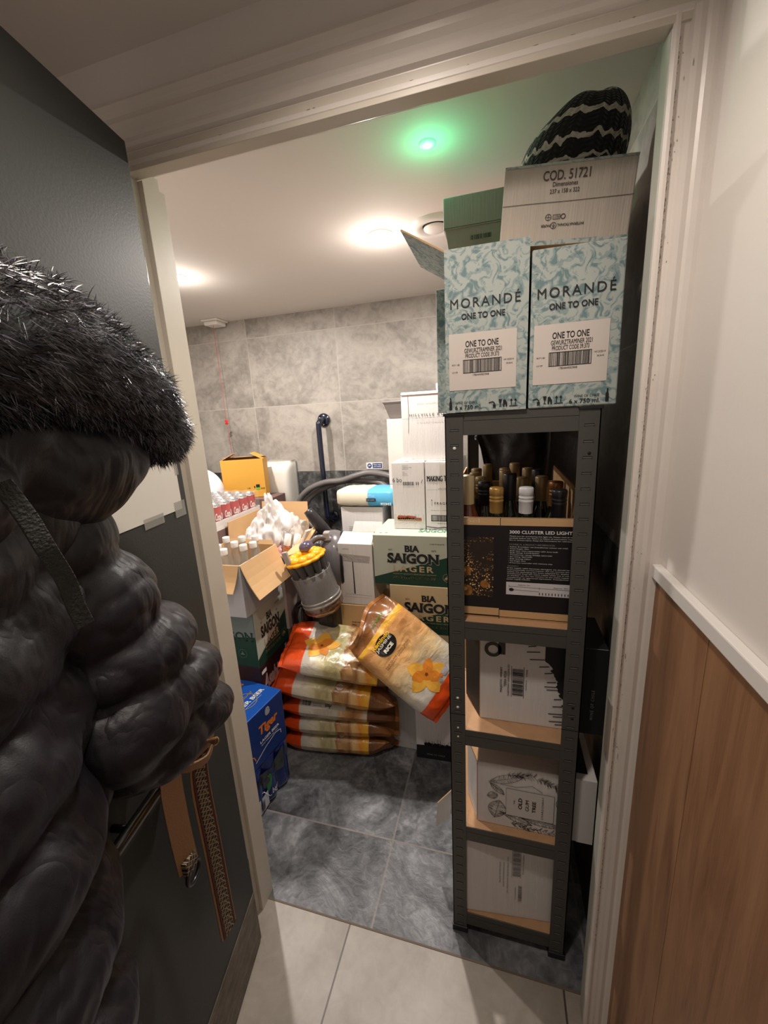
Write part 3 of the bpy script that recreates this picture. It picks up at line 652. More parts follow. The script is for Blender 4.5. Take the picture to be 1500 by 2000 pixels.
# small box behind, seen from below, green light put into its grey
GRN = mat('green_lit_grey_cardboard', (.33,.36,.32), .7, bump=.1, bscale=14, stretch=(20,20,1))
t = thing('gift_carton', 'grey carton with a wide lid behind the COD. 51721 carton, close to the ceiling', 'box', (-.135, 1.14, mz+.307))
m_ = MB(); vs = [(.022,.008,0),(.150,.008,0),(.150,.23,0),(.022,.23,0),(.0,0,.135),(.165,0,.135),(.165,.24,.135),(0,.24,.135)]
m_.add(vs, [(0,3,2,1),(4,5,6,7),(0,1,5,4),(1,2,6,5),(2,3,7,6),(3,0,4,7)]); m_.build('carton_body', GRN, t, bevel=.001)
m_ = MB(); m_.box((-.003,-.003,.13),(.168,.243,.200)); m_.build('lid', GRN, t, bevel=.002)
A = Art(plane((0,-.0035,0),(1,0,0),(0,0,1))); A.bars(.062,.098,.112,.108,3,n=22); A.line([(.0,.131),(.166,.131)],.0012); A.build('barcode', INK, t, .006)
t = thing('red_carton', 'red box edge peeking out behind the open floral carton', 'box', (-.165, 1.37, mz))
MB().box((0,0,0),(.16,.20,.30)).build('carton_body', mat('red_print', (.25,.02,.02), .5), t, bevel=.002)
# knitted hat
def knit_mat():
    m = bpy.data.materials.new('knitted_wool'); m.use_nodes = True; nt = m.node_tree; b = nt.nodes['Principled BSDF']
    uv = nd(nt, 'ShaderNodeAttribute', attribute_name='UVMap'); s = nd(nt, 'ShaderNodeSeparateXYZ'); nt.links.new(uv.outputs['Vector'], s.inputs[0])
    U = math_n(nt, 'MULTIPLY', s.outputs[0], 22); V = math_n(nt, 'MULTIPLY', s.outputs[1], 24)
    zig = math_n(nt, 'PINGPONG', U, .5); v2 = math_n(nt, 'ADD', V, math_n(nt, 'MULTIPLY', zig, 1.9))
    tc = nd(nt, 'ShaderNodeTexCoord'); nz = nd(nt, 'ShaderNodeTexNoise'); nz.inputs['Scale'].default_value = 60; nt.links.new(tc.outputs['Object'], nz.inputs['Vector'])
    band = math_n(nt, 'ADD', math_n(nt, 'DIVIDE', v2, 24), math_n(nt, 'MULTIPLY', math_n(nt, 'SUBTRACT', nz.outputs[0], .5), .10))
    B_, Wc = (.004,.004,.005), (.42,.39,.34)
    r = ramp(nt, [(0,B_),(.13,Wc),(.165,B_),(.30,Wc),(.345,B_),(.52,Wc),(.585,B_),(.60,B_),(.76,B_),(.84,Wc),(.92,B_)], 'CONSTANT'); nt.links.new(band, r.inputs[0]); nt.links.new(r.outputs[0], b.inputs['Base Color'])
    b.inputs['Roughness'].default_value = .95; b.inputs['Sheen Weight'].default_value = .15
    st = math_n(nt, 'MULTIPLY', math_n(nt, 'PINGPONG', v2, .5), math_n(nt, 'PINGPONG', math_n(nt, 'MULTIPLY', U, 2), .5))
    bp = nd(nt, 'ShaderNodeBump'); bp.inputs['Strength'].default_value = 1; bp.inputs['Distance'].default_value = .012; nt.links.new(math_n(nt, 'ADD', st, math_n(nt, 'MULTIPLY', nz.outputs[0], .2)), bp.inputs['Height']); nt.links.new(bp.outputs[0], b.inputs['Normal'])
    return m
NU, NV = 96, 48; vs = []; fs = []; uvv = []
for i in range(NV+1):
    v = i/NV; 
    r0 = math.cos(min(1, max(0, (v-.28)/.72))*math.pi/2)**.62 if v > .28 else 1
    for k in range(NU):
        a = 2*math.pi*k/NU; z = .112*math.sin(min(1,(v*1.0))*math.pi/2)**1.05
        rx = .090*r0*(1+.02*math.sin(3*a)); ry = .080*r0
        lean = -.030*(1-v)
        vs.append((rx*math.cos(a)+lean*(1 if math.cos(a) < 0 else .1)+.020*v, ry*math.sin(a)-.080*v**1.5, z+.004*math.sin(4*a+v*5)*(v)))
        uvv.append((k/NU, v))
for i in range(NV):
    for k in range(NU):
        j = (k+1) % NU; fs.append((i*NU+k, i*NU+j, (i+1)*NU+j, (i+1)*NU+k))
fs.append(tuple(range(NV*NU, (NV+1)*NU)))
m_ = MB(); m_.add(vs, fs, 0, True); hat = m_.build('knitted_hat', knit_mat())
ly = hat.data.attributes.new('UVMap', 'FLOAT_VECTOR', 'POINT')
for i, q in enumerate(uvv): ly.data[i].vector = (q[0], q[1], 0)
hat.location = (.138, 1.035, mz+.307+.121); hat.rotation_euler = (.0, 0.0, .1)
tag(hat, 'black and white patterned knitted wool hat on top of the highest box', 'hat')

# third shelf: lying wine carton, black base at the right
def lying(name, label, x0, y0, z0, L, Hh, D, rz=0, base=None, top=None): 
    return carton('lying_wine_carton', label, L, D, Hh, (x0, y0, z0), rz, mats={'f': base or CARDW, 'left': KRAFT, 'top': top or base or CARDW}, group='wine cartons lying on the lower shelves')
t = lying('', 'white carton with a black vineyard print and WINE OF CHILE, third shelf', -.040, .940, BZ[2], .295, .236, .16, top=INK)
def jag(R, x, a, b, n, amp):
    pts = [];
    for i in range(n+1):
        pts.append((x+R.uniform(-amp, amp), a+(b-a)*i/n))
    return pts
A = Art(front(0)); R = random.Random(11)
L_ = jag(R, .190, .0, .2355, 50, .0060); LL = [(x+.016-1.6*(z-.03)*z if z > .03 else x+.016, z) for x, z in L_]
for (xa, za), (xb, zb) in zip(LL[:-1], LL[1:]): A.poly([(.2945,za),(.2945,zb),(max(.155,xb),zb),(max(.155,xa),za)])
for z in (.012,.020,.035,.042,.064,.085,.110,.118,.131,.155,.172,.190,.21,.225): xx = .204-1.6*max(0,z-.03)*z; A.line([(xx, z+.003), (xx-R.uniform(.016,.036), z)], .0022)
A.text('MAJESTIC WINES', .050,.088,.057,.160, rot=90, bold=.01); A.text('TERRA VEGA', .059,.105,.066,.150, rot=90, bold=.01); A.text('CHARDONNAY GRAN RESERVA 2021', .068,.078,.073,.170, rot=90)
A.bars(.080,.083,.106,.160, 8, vert=False); A.rect(.0775,.077,.0785,.167); A.rect(.107,.077,.108,.167); A.text('97046', .112,.140,.116,.160, rot=90); A.text('17804449003758', .112,.100,.1145,.130, rot=90)
A.build('black_print', INK, t)
A = Art(front(0)); A.ring(.032,.208,.021,.009); A.rect(.045,.196,.062,.2355); A.build('logo_print', mat('dark_bronze_ink', (.05,.045,.03), .5), t, .0008)
A = Art(front(0)); A.text('WINE OF CHILE', .262,.040,.269,.125, rot=90, serif=.02, space=1.3); A.build('silver_lettering', mat('silver_ink', (.35,.33,.30), .4), t, .0018)
flap(t, (0,.003,.002), (0,.003,.236), .09, (-.45,.9,0), INK, LABELW, taper=.004); flap(t, (0,.155,.003), (0,.155,.230), .075, (-.75,.65,0), KRAFT, CARDW, taper=.004)
# fourth shelf: botanical print carton
t = lying('', 'white carton with botanical drawings and a chardonnay label, fourth shelf', -.045, .913, BZ[1], .290, .197, .18)
LEAF = pattern_mat('engraved_botanical_print', (.03,.03,.03), (.66,.63,.60), 120, .45, .04, distort=3, detail=5)
A = Art(front(0)); K_ = .00033
def GX(X): return (X-220)*.00042
def GZ(Y): return (1165-Y)*.00047-.005
RL = random.Random(4)
def leafp(cx, cy, L, wd, ang, dense=15):
    c, s_ = math.cos(ang), math.sin(ang)
    P = lambda x, y: (min(.2890, max(.018, cx+x*c-y*s_)), min(.1955, max(.001, cy+x*s_+y*c)))
    up_ = [(L*(i/12-.5), wd*math.sin(math.pi*i/12)**.8/2) for i in range(13)]
    A.line([P(x, y) for x, y in up_], .0011); A.line([P(x, -y) for x, y in up_], .0011); A.line([P(-L*.55, 0), P(L*.5, 0)], .0009)
    for i in range(1, dense):
        u = i/dense; y = wd*math.sin(math.pi*u)**.8/2; x = L*(u-.5)
        for sg in (1, -1):
            if RL.random() < .9: A.line([P(x-.002, 0), P(x+L*.07, sg*y*RL.uniform(.6,1))], .0005)
            if RL.random() < .6: A.line([P(x, sg*y*.95), P(x-L*.03, sg*y*RL.uniform(.3,.6))], .0010)
def brush(cx, cy, L, ang, n=34):
    c, s_ = math.cos(ang), math.sin(ang)
    for i in range(n):
        u = RL.uniform(-.5,.5)*L; a = RL.uniform(.5,1.2)*RL.choice((1,-1)); l = RL.uniform(.006,.016)
        p = (cx+u*c, cy+u*s_); q = (min(.289,p[0]+l*math.cos(ang+a)), min(.1955, max(.001, p[1]+l*math.sin(ang+a)))); A.line([p, q], .0008)
leafp(.075,.158,.090,.026,.35); leafp(.052,.122,.048,.016,-.7,9); leafp(.040,.098,.028,.022,.3,10); leafp(.052,.055,.060,.046,1.35,22); leafp(.104,.034,.080,.020,-.30,18); leafp(.165,.036,.100,.020,-.08,22); leafp(.215,.150,.05,.03,-.6,12); leafp(.222,.075,.05,.03,1.2,12); leafp(.208,.112,.04,.018,1.4,8)
brush(.112,.178,.070,.05,60); brush(.185,.165,.070,-.35,80); brush(.118,.012,.060,-.2,60); brush(.19,.010,.08,0,40)
A.line([(.06,.140),(.10,.138),(.14,.150),(.165,.135)], .0011); A.line([(.03,.14),(.05,.125),(.068,.118)], .0011); A.line([(.10,.178),(.13,.172)], .0012)
A.build('botanical_print', mat('engraving_ink', (.05,.048,.045), .6), t, .0007)
A = Art(front(0)); A.rect(.0745,.043,.1945,.131); A.build('print_label', mat('warm_white_print', (.66,.63,.60), .6), t, .0011)
A = Art(front(0)); A.frame(.0745,.043,.1945,.131,.0007); A.text('- THE -', .094,.078,.098,.100, rot=90); A.text('OLD', .106,.070,.116,.106, rot=90, bold=.03); A.text('GUM', .124,.068,.133,.103, rot=90, bold=.012); A.text('TREE', .141,.066,.150,.103, rot=90, bold=.03); A.text('CHARDONNAY', .164,.050,.169,.123, rot=90, space=1.25); A.line([(.158,.05),(.158,.05)], .0006); A.build('lettering', INK, t, .0016)
A = Art(front(0)); A.text('WINE OF AUSTRALIA', .238,.045,.243,.145, rot=90, space=1.2); A.build('grey_lettering', INKL, t); 
A = Art(front(0)); A.rect(.251,.0005,.2895,.1965); A.build('pale_band', mat('pale_grey_print', (.70,.69,.66), .6), t, .0007)
A = Art(plane((0,0,.197),(1,0,0),(0,1,0))); A.rect(.225,.02,.272,.15); A.build('top_print', INK, t)
flap(t, (0,.003,.002), (0,.003,.193), .085, (-.35,.93,0), CARDW, KRAFT, taper=.004)
# fifth shelf
t = carton('lying_wine_carton', 'plain white carton with rotated barcodes on the lowest shelf', .275, .20, .262, (-.088, .894, BZ[0]), rz=.10, mats={'f': CARDW}, group='wine cartons lying on the lower shelves')
A = Art(front(0)); A.text('BALADE ROMANTIQUE', .104,.125,.109,.200, rot=90); A.text('VIN DE FRANCE ROUGE 2020', .114,.110,.118,.200, rot=90); A.text('CEPA / MERLOT ROUGE / GRENACHE MERLOT / 37.5CL', .125,.088,.129,.222, rot=90)
A.bars(.140,.155,.160,.250, 9, vert=False); A.rect(.1375,.150,.1385,.255); A.rect(.161,.150,.162,.255); A.text('03760153022004', .166,.165,.170,.235, rot=90); A.bars(.156,.062,.166,.122, 14, vert=False, n=18); A.text('C0207081', .147,.068,.150,.115, rot=90); A.build('lettering', INKG, t)

# ---------------------------------------------------------------- wine and beer cartons at the right of the store room
MINT = mat('mint_print', (.46,.50,.42), .55, var=.02); DGREEN = mat('bottle_green_print', (.006,.045,.028), .5)
MINT_LIT = mat('yellow_lit_mint_print', (.56,.46,.28), .6);  # the mint print with yellow light mixed into its colour
def saigon_face(t, fn, w=.40, h=.225, ymax=.70, part='', gold=True):
    A = Art(fn); A.poly([(0,0),(w,0),(w,ymax*h),(0,.14*h)]); A.build('green_panel', DGREEN, t, .0006)
    k = h/.225
    A = Art(fn); A.text('EST.', .070*w/.4,.157*k,.090*w/.4,.164*k, serif=.03); A.text('BIA', .140*w/.4,.152*k,.208*w/.4,.182*k, bold=.045, serif=.05)
    A.text('SAIGON', .060*w/.4,.100*k,.290*w/.4,.146*k, bold=.045, serif=.05); A.text('1875', .256*w/.4,.157*k,.278*w/.4,.164*k, serif=.02)
    A.text('VIETNAM', .25*w/.4,.188*k,.31*w/.4,.193*k); A.build('black_lettering', INK, t, .0016)
    A = Art(fn); A.text('SAIGON', .0625*w/.4,.097*k,.2925*w/.4,.143*k, bold=.06, serif=.06); A.build('lettering_shadow', mat('grey_green_ink', (.30,.34,.28), .6), t, .0011)
    A = Art(fn); A.text('LAGER', .088*w/.4,.062*k,.265*w/.4,.090*k, bold=.03, space=1.35); A.text('24 BOTTLES X 355 ML', .086*w/.4,.028*k,.278*w/.4,.041*k, bold=.02)
    A.text('PREMIUM QUALITY BEER FROM VIETNAM', .086*w/.4,.049*k,.275*w/.4,.054*k); cx, cy = .322*w/.4, .043*k
    A.ring(cx, cy, .019, .0012); A.poly([(cx-.012,cy-.006),(cx+.012,cy-.006),(cx+.008,cy+.001),(cx+.003,cy+.002),(cx,cy+.012),(cx-.003,cy+.002),(cx-.008,cy+.001)]); A.rect(cx-.014,cy-.010,cx+.014,cy-.008)
    A.build('tan_lettering', mat('tan_ink', (.46,.36,.22), .5), t, .0016)
GB = 'lager cartons stacked by the shelving'
t = carton('lager_carton', 'mint green and dark green lager carton, topmost of the stack by the shelving', .40, .27, .225, (-.525, 1.6, .773), mats={'f': MINT}, group=GB); saigon_face(t, front(0))
A = Art(plane((0,0,.225),(1,0,0),(0,1,0))); A.text('SAIGON', .19,.055,.33,.10, bold=.03, serif=.04); A.disc(.03,.03,.006,.003); A.disc(.055,.033,.006,.003); A.build('top_print', mat('green_ink', (.10,.24,.15), .6), t)
t = carton('lager_carton', 'mint and green lager carton painted yellow-lit, middle of the stack by the shelving', .40, .27, .225, (-.458, 1.598, .547), mats={'f': MINT_LIT}, group=GB); saigon_face(t, front(0))
t = carton('lager_carton', 'mint and green lager carton painted yellow-lit behind the leaning rice bag', .40, .27, .225, (-.448, 1.60, .321), mats={'f': MINT_LIT}, group=GB); saigon_face(t, front(0))
t = carton('wine_carton', 'white wine carton with a black base and vineyard print standing on the floor', .16, .24, .315, (-.337, 1.472, 0), rz=.03)
A = Art(front(0)); R = random.Random(5); pts = [(0,0),(.16,0)]+[(.16-.16*i/30, .085+.012*math.sin(i*.5)+R.uniform(0,.006)-(.02 if i > 20 else 0)) for i in range(31)]
A.poly([(0,0),(.16,0),(.16,.078),(0,.068)])
for i in range(26): x = .035+i*.0048; A.rect(x, .068, x+R.uniform(.004,.008), .082+R.uniform(0,.006))
for i in range(9): x = .04+i*.014+R.uniform(-.003,.003); A.line([(x,.08),(x+R.uniform(-.003,.003),.092+R.uniform(0,.014))], .0013)
A.build('black_print', INK, t, .0006); A = Art(front(0)); A.text('WINE OF CHILE', .045,.022,.125,.029, serif=.02, space=1.3); A.build('silver_lettering', mat('silver_ink', (.35,.33,.30), .4), t, .0016)
A = Art(front(0)); A.rect(0,.298,.16,.3145); A.build('dark_top_band', INK, t, .0006)
t = carton('wine_carton', 'plain grey white carton on the floor between rice and vineyard carton', .125, .22, .315, (-.468, 1.512, 0), rz=-.02, mats={'f': CARDG})
A = Art(front(0)); A.line([(0,.268),(.125,.262)], .001); A.text('12.5%', .035,.028,.05,.032); A.text('750ML', .095,.028,.112,.032); A.text('6 x 750ml', .06,.285,.10,.291); A.build('lettering', INKG, t)
flap(t, (0,.0,.0), (0,.0,.26), .03, (-.6,-.8,0), CARDG, CARDG, taper=.01)
# white wine cartons on top of the beer
t = carton('wine_carton', 'white carton with a villa drawing and half a label, left one on the lager stack', .143, .235, .297, (-.450, 1.70, .9995), rz=0)
A = Art(front(0)); A.text('6 bo', .002,.212,.044,.231, serif=.03); A.text('/', .128,.206,.136,.222)
A.bars(.048,.198,.098,.213, 21, n=26); A.text('11', .106,.199,.118,.212, bold=.05, serif=.03)
for i, (t_, x1) in enumerate((('PRODUCT',.074),('CHARDONNAY 750ML',.089),('BARRIQUE',.074),('',0),('LOT 21',.060),('2021',.068),('VIN 11214',.072))):
    if t_: A.text(t_, .048,.280-i*.0068,x1,.284-i*.0068)
A.build('lettering', INK, t)
A = Art(front(0)); A.rect(.016,.044,.126,.052); A.poly([(.016,.038),(.02,.052),(.12,.050),(.127,.036)]); A.build('villa_wall_print', mat('ochre_ink', (.50,.30,.10), .6), t, .0006)
A = Art(front(0)); A.poly([(.014,.050),(.022,.062),(.060,.060),(.066,.052)]); A.poly([(.058,.052),(.062,.062),(.100,.058),(.104,.049)]); A.poly([(.098,.046),(.104,.052),(.124,.048),(.128,.042)]); A.build('villa_roof_print', mat('red_brown_ink', (.40,.07,.03), .6), t, .0012)
A = Art(front(0))
for i in range(9): A.rect(.030+i*.009, .038, .0325+i*.009, .048)
for x in (.004,.010,.030,.050,.082,.096,.112,.134): A.line([(x,.038),(x+.001,.068)], .0009)
A.poly([(.100,.048),(.103,.048),(.1015,.072)])
for i in range(9): A.line([(.0+i*.016,.022+.003*(i%3)),(.016+i*.015,.030-.004*(i%2))], .0006)
A.build('villa_ink_print', INKG, t, .0017)
t = carton('wine_carton', 'white carton marked FRAGILE with a purple line, right one on the lager stack', .155, .235, .297, (-.303, 1.70, .9995), rz=0)
A = Art(front(0)); A.text('MAKING TRACKS', .008,.214,.145,.238, bold=.05); A.text('AFLIYR', .055,.180,.090,.184); A.line([(.006,.177),(.14,.177)], .0006); A.text('FRAGILE', .038,.112,.110,.123, space=1.3, bold=.01); A.line([(.026,.106),(.026,.132)], .001); A.poly([(.0235,.130),(.0285,.130),(.026,.136)]); A.text('SHIRAZ | 750ML', .022,.084,.10,.0875)
A.rect(.0,.0,.0,.0); A.bars(.024,.038,.125,.064, 31, frame=.0028, n=40); A.text('04123', .05,.025,.09,.029); A.build('lettering', INK, t)
A = Art(front(0)); A.poly([(.0,.014),(.02,.012),(.05,.009),(.08,.013),(.11,.007),(.155,.010),(.155,.006),(.11,.002),(.08,.008),(.05,.004),(.02,.008),(.0,.011)]); A.build('purple_brush_line', mat('purple_ink', (.16,.07,.17), .6), t)
A = Art(front(0)); A.rect(.06,.0,.10,.296); A.build('tape', TAPE, t, .0004)
t = carton('wine_carton', 'bright white chardonnay carton on top of the two fragile cartons', .235, .16, .278, (-.402, 1.725, 1.298))
A = Art(front(0)); A.text('HILLVILLE ROAD', .036,.190,.215,.200, space=1.4, bold=.008); A.line([(.006,.180),(.23,.183)], .0007); A.build('lettering', INK, t)
A = Art(front(0)); A.text('CHARDONNAY', .068,.164,.188,.171, space=1.4); A.text('FINE AUSTRALIAN', .070,.243,.190,.248); A.text('BOTTLED AT SOURCE', .04,.006,.20,.012); A.build('pale_lettering', INKL, t)
A = Art(front(0)); A.line([(.031,.278),(.032,.22),(.029,.12)], .0018); A.build('torn_edge', mat('torn_card', (.2,.17,.14), .8), t)
flap(t, (.002,.0,.278), (.233,.0,.278), .012, (0,.4,.8), CARDW, CARDW, bend=.004)
t = carton('wine_carton', 'tilted white carton end behind the chardonnay carton, marked OLD', .10, .10, .05, (-.275, 1.90, 1.577), rot=(0,-.06,0)); A = Art(front(0)); A.text('OLD', .02,.026,.045,.034); A.text('GUM', .028,.012,.045,.019); A.build('lettering', INKG, t)
carton('tall_carton', 'plain beige white carton behind the chardonnay carton under the grey tub', .23, .23, .322, (-.532, 1.955, 1.157), mats={'f': mat('beige_white_cardboard', (.60,.55,.50), .75, bump=.1)}, group='plain cartons behind')
t = thing('plastic_tub', 'translucent grey plastic tub on the beige carton by the wall', 'tub', (-.455, 2.05, 1.480))
m_ = MB(); vs = []; 
for z, sx, sy_ in ((0,.07,.055),(.07,.092,.075),(.078,.098,.081),(.082,.098,.081)):
    for a, b2 in ((-1,-1),(1,-1),(1,1),(-1,1)): vs.append((a*sx, b2*sy_, z))
fs = [(3,2,1,0)]
for i in range(3):
    for k in range(4): fs.append((i*4+k, i*4+(k+1)%4, i*4+4+(k+1)%4, i*4+4+k))
m_.add(vs, fs); m_.build('tub_body', mat('smoky_plastic', (.17,.15,.14), .3, alpha=.75), t, bevel=.006)
MB().box((-.096,-.079,.080),(.096,.079,.084)).build('tub_lid', mat('smoky_lid', (.28,.26,.24), .3), t, bevel=.003)
# hidden supports: the stacks continue down to the floor
G2 = 'plain cartons behind'
carton('tall_carton', 'plain white carton at the floor behind the lager stack', .23, .23, .58, (-.532, 1.955, 0), group=G2)
carton('tall_carton', 'plain white carton under the beige carton behind the lager stack', .23, .23, .575, (-.532, 1.955, .581), group=G2)
t = carton('wine_carton', 'white carton with small New Zealand wine print under the paper towels', .225, .24, .322, (-.785, 1.90, .728))
A = Art(front(0))
for i, (t_, x1) in enumerate((('Oaked',.068),('MARLBOROUGH SAUVIGNON BLANC',.165),('WINE OF NEW ZEALAND',.118),('750ML  12.5% VOL',.095),('LOT 1120',.06))): A.text(t_, .038,.215-i*.0115,x1,.2205-i*.0115, bold=.01)
A.build('lettering', INKG, t)
A = Art(plane((.225,0,0),(0,1,0),(0,0,1))); A.frame(.05,.19,.14,.29,.0015); A.build('side_print', INKG, t)
carton('tall_carton', 'plain carton at the floor below the New Zealand carton', .225, .24, .36, (-.785, 1.905, 0), group=G2, mats={'f': CARDG})
carton('tall_carton', 'plain carton just below the New Zealand carton', .225, .24, .366, (-.785, 1.905, .3605), group=G2, mats={'f': CARDG})
# paper towels
t = thing('paper_towel_pack', 'cream paper towel pack with a light blue wrapper end, above the New Zealand carton', 'paper towels', (-.80, 1.885, 1.053), rot=(0,0,.0))
m_ = MB(); N1 = 16; vs = []; fs = []; L_, D_, H_ = .30, .20, .086
for i in range(N1+1):
    u = i/N1; s_ = 1-.10*(abs(2*u-1)**6)
    for k in range(24):
        a = 2*math.pi*k/24; c, s2 = math.cos(a), math.sin(a); e = .35
        vs.append((L_*u, D_/2+D_/2*s_*math.copysign(abs(c)**e, c), H_/2+H_/2*s_*math.copysign(abs(s2)**e, s2)+.0015*math.sin(i*2.1+k)))
for i in range(N1):
    for k in range(24): fs.append((i*24+k, (i+1)*24+k, (i+1)*24+(k+1)%24, i*24+(k+1)%24))
mi = [0 if (f_[0]//24) < 9 else 1 for f_ in fs]
fs += [tuple(range(24)), tuple(reversed(range(N1*24, N1*24+24)))]; mi += [0, 1]
m_.add(vs, fs, mi, True); m_.build('towel_wrap', [mat('cream_wrap', (.72,.66,.52), .4), mat('sky_blue_wrap', (.10,.42,.68), .4)], t)
A = Art(front(0)); A.rect(.162,.030,.212,.046); A.build('dark_label', mat('dark_navy_print', (.01,.02,.05), .5), t, .002)
A = Art(front(0)); A.text('SOFT TOWELS', .172,.055,.206,.060); A.text('2 PLY', .172,.062,.190,.067); A.text('SMART SLIMMER', .165,.035,.206,.041, bold=.02); A.text('234226', .236,.012,.292,.024, rot=180, bold=.02); A.build('lettering', WHITEI, t, .003)
# open white carton with the slot
t = carton('wine_carton', 'open white carton with a narrow black slot and folded top flap', .160, .20, .290, (-.692, 1.60, .662), rz=.0, open_top=True)
A = Art(front(0)); A.poly([(.065,.052),(.071,.052),(.069,.208),(.065,.208)]); A.build('hand_slot', mat('slot_black', (.01,.008,.008), .9), t)
A = Art(front(0)); A.poly([(.010,.212),(.145,.206),(.150,.235),(.006,.244)]); A.build('torn_patch', mat('torn_grey_card', (.42,.39,.37), .9, bump=.4, bscale=60), t); 
A = Art(front(0)); A.text('pinot', .022,.262,.052,.270, shear=.3); A.line([(.010,.210),(.146,.204)], .0012); A.line([(.02,.050),(.15,.046)], .001); A.line([(.01,.036),(.14,.034)], .0008); A.build('lettering', INKG, t)
flap(t, (0,.002,.289), (.160,.002,.289), .075, (0,.86,.5), CARDW, CARDW, taper=.006); flap(t, (0,.20,.289), (.160,.20,.289), .05, (0,.3,.9), CARDW, CARDW, taper=.01)
flap(t, (.160,.01,.289), (.160,.19,.289), .05, (.3,0,-.9), CARDW, CARDW, taper=.006)
bt = wine_bottle('bottle with a navy cap standing inside the open white carton', (-.575, 1.69, .668), mat('navy_cap', (.015,.015,.05), .3), .06, .305, group='bottles in the open white carton')
t = carton('brown_carton', 'plain brown carton below the slotted white carton', .215, .235, .332, (-.702, 1.598, .327), mats={'f': KRAFTP})
A = Art(front(0)); 
for i, (t_, x1) in enumerate((('Castillo Viejo',.098),('Malbec',.075),('2020',.066),('6 x 750 ML',.085))): A.text(t_, .052,.240-i*.013,x1,.247-i*.013, bold=.02)
A.build('lettering', INK, t)
flap(t, (.215,.01,.331), (.215,.22,.331), .05, (.55,0,.1), KRAFTP, KRAFTP)
carton('brown_carton', 'plain brown carton on the floor behind the rice', .215, .235, .325, (-.702, 1.70, 0), mats={'f': KRAFT})
t = carton('tall_carton', 'tall white box seen through the shelving behind the wine bottles', .12, .15, 1.42, (-.115, 1.66, 0), mats={'f': CARDW})

# ---------------------------------------------------------------- rice bags
def rice_mat(name, stops, nscale=9, seed=0, flower=None):
    m = bpy.data.materials.new(name); m.use_nodes = True; nt = m.node_tree; b = nt.nodes['Principled BSDF']
    uv = nd(nt, 'ShaderNodeAttribute', attribute_name='UVMap'); s = nd(nt, 'ShaderNodeSeparateXYZ'); nt.links.new(uv.outputs['Vector'], s.inputs[0])
    mp = nd(nt, 'ShaderNodeMapping'); mp.inputs['Location'].default_value = (seed*3.1, seed*1.7, 0); mp.inputs['Scale'].default_value = (1.6, 1, 1); nt.links.new(uv.outputs['Vector'], mp.inputs[0])
    n = nd(nt, 'ShaderNodeTexNoise'); n.inputs['Scale'].default_value = nscale*.45; n.inputs['Detail'].default_value = 4; n.inputs['Distortion'].default_value = 1; nt.links.new(mp.outputs[0], n.inputs['Vector'])
    x = s.outputs[0]; inner = math_n(nt, 'MULTIPLY', math_n(nt, 'SUBTRACT', n.outputs[0], .5), .22)
    # the printed picture wanders, the plain ends stay straight
    gate = math_n(nt, 'MULTIPLY', math_n(nt, 'GREATER_THAN', x, .24), math_n(nt, 'LESS_THAN', x, .76))
    x2 = math_n(nt, 'ADD', x, math_n(nt, 'MULTIPLY', inner, gate))
    r = ramp(nt, stops, 'LINEAR'); nt.links.new(x2, r.inputs[0]); out = r.outputs[0]
    n3 = nd(nt, 'ShaderNodeTexNoise'); n3.inputs['Scale'].default_value = 3.2; n3.inputs['Detail'].default_value = 3; n3.inputs['Distortion'].default_value = 1; nt.links.new(mp.outputs[0], n3.inputs['Vector'])
    rr = ramp(nt, [(.35,(.55,.45,.35)),(.5,(1,1,1)),(.65,(1.15,1.1,.9))]); nt.links.new(n3.outputs[0], rr.inputs[0])
    ml = nd(nt, 'ShaderNodeMix', data_type='RGBA', blend_type='MULTIPLY'); ml.inputs[0].default_value = 1; nt.links.new(math_n(nt, 'MULTIPLY', gate, .55), ml.inputs[0]); nt.links.new(out, ml.inputs[6]); nt.links.new(rr.outputs[0], ml.inputs[7])
    nt.links.new(ml.outputs[2], b.inputs['Base Color'])
    b.inputs['Roughness'].default_value = .28; b.inputs['Coat Weight'].default_value = .25; b.inputs['Coat Roughness'].default_value = .2
    tc = nd(nt, 'ShaderNodeTexCoord'); n2 = nd(nt, 'ShaderNodeTexNoise'); n2.inputs['Scale'].default_value = 24; n2.inputs['Detail'].default_value = 4; n2.inputs['Distortion'].default_value = 1; mp2 = nd(nt, 'ShaderNodeMapping'); mp2.inputs['Scale'].default_value = (1,.6,1); nt.links.new(tc.outputs['Object'], mp2.inputs[0]); nt.links.new(mp2.outputs[0], n2.inputs['Vector'])
    bp = nd(nt, 'ShaderNodeBump'); bp.inputs['Strength'].default_value = .4; bp.inputs['Distance'].default_value = .012; nt.links.new(n2.outputs[0], bp.inputs['Height']); nt.links.new(bp.outputs[0], b.inputs['Normal'])
    return m
ORG, WHT, CRM, YEL, BRO, DBR, AMB, TAN = (.78,.085,.012), (.62,.58,.50), (.58,.52,.30), (.78,.42,.03), (.30,.12,.03), (.13,.045,.012), (.70,.26,.02), (.55,.34,.14)
RM1 = rice_mat('rice_bag_print', [(0,ORG),(.17,ORG),(.175,WHT),(.27,WHT),(.36,CRM),(.44,(.42,.38,.17)),(.50,CRM),(.53,BRO),(.58,TAN),(.63,BRO),(.68,(.66,.45,.2)),(.735,AMB),(.79,YEL),(.815,YEL),(.82,DBR),(1,BRO)], seed=1)
RM2 = rice_mat('rice_bag_print_back', [(0,ORG),(.17,ORG),(.175,WHT),(.52,(.55,.52,.44)),(.56,TAN),(.66,BRO),(.72,TAN),(.79,(.62,.5,.4)),(.80,DBR),(1,DBR)], seed=5)
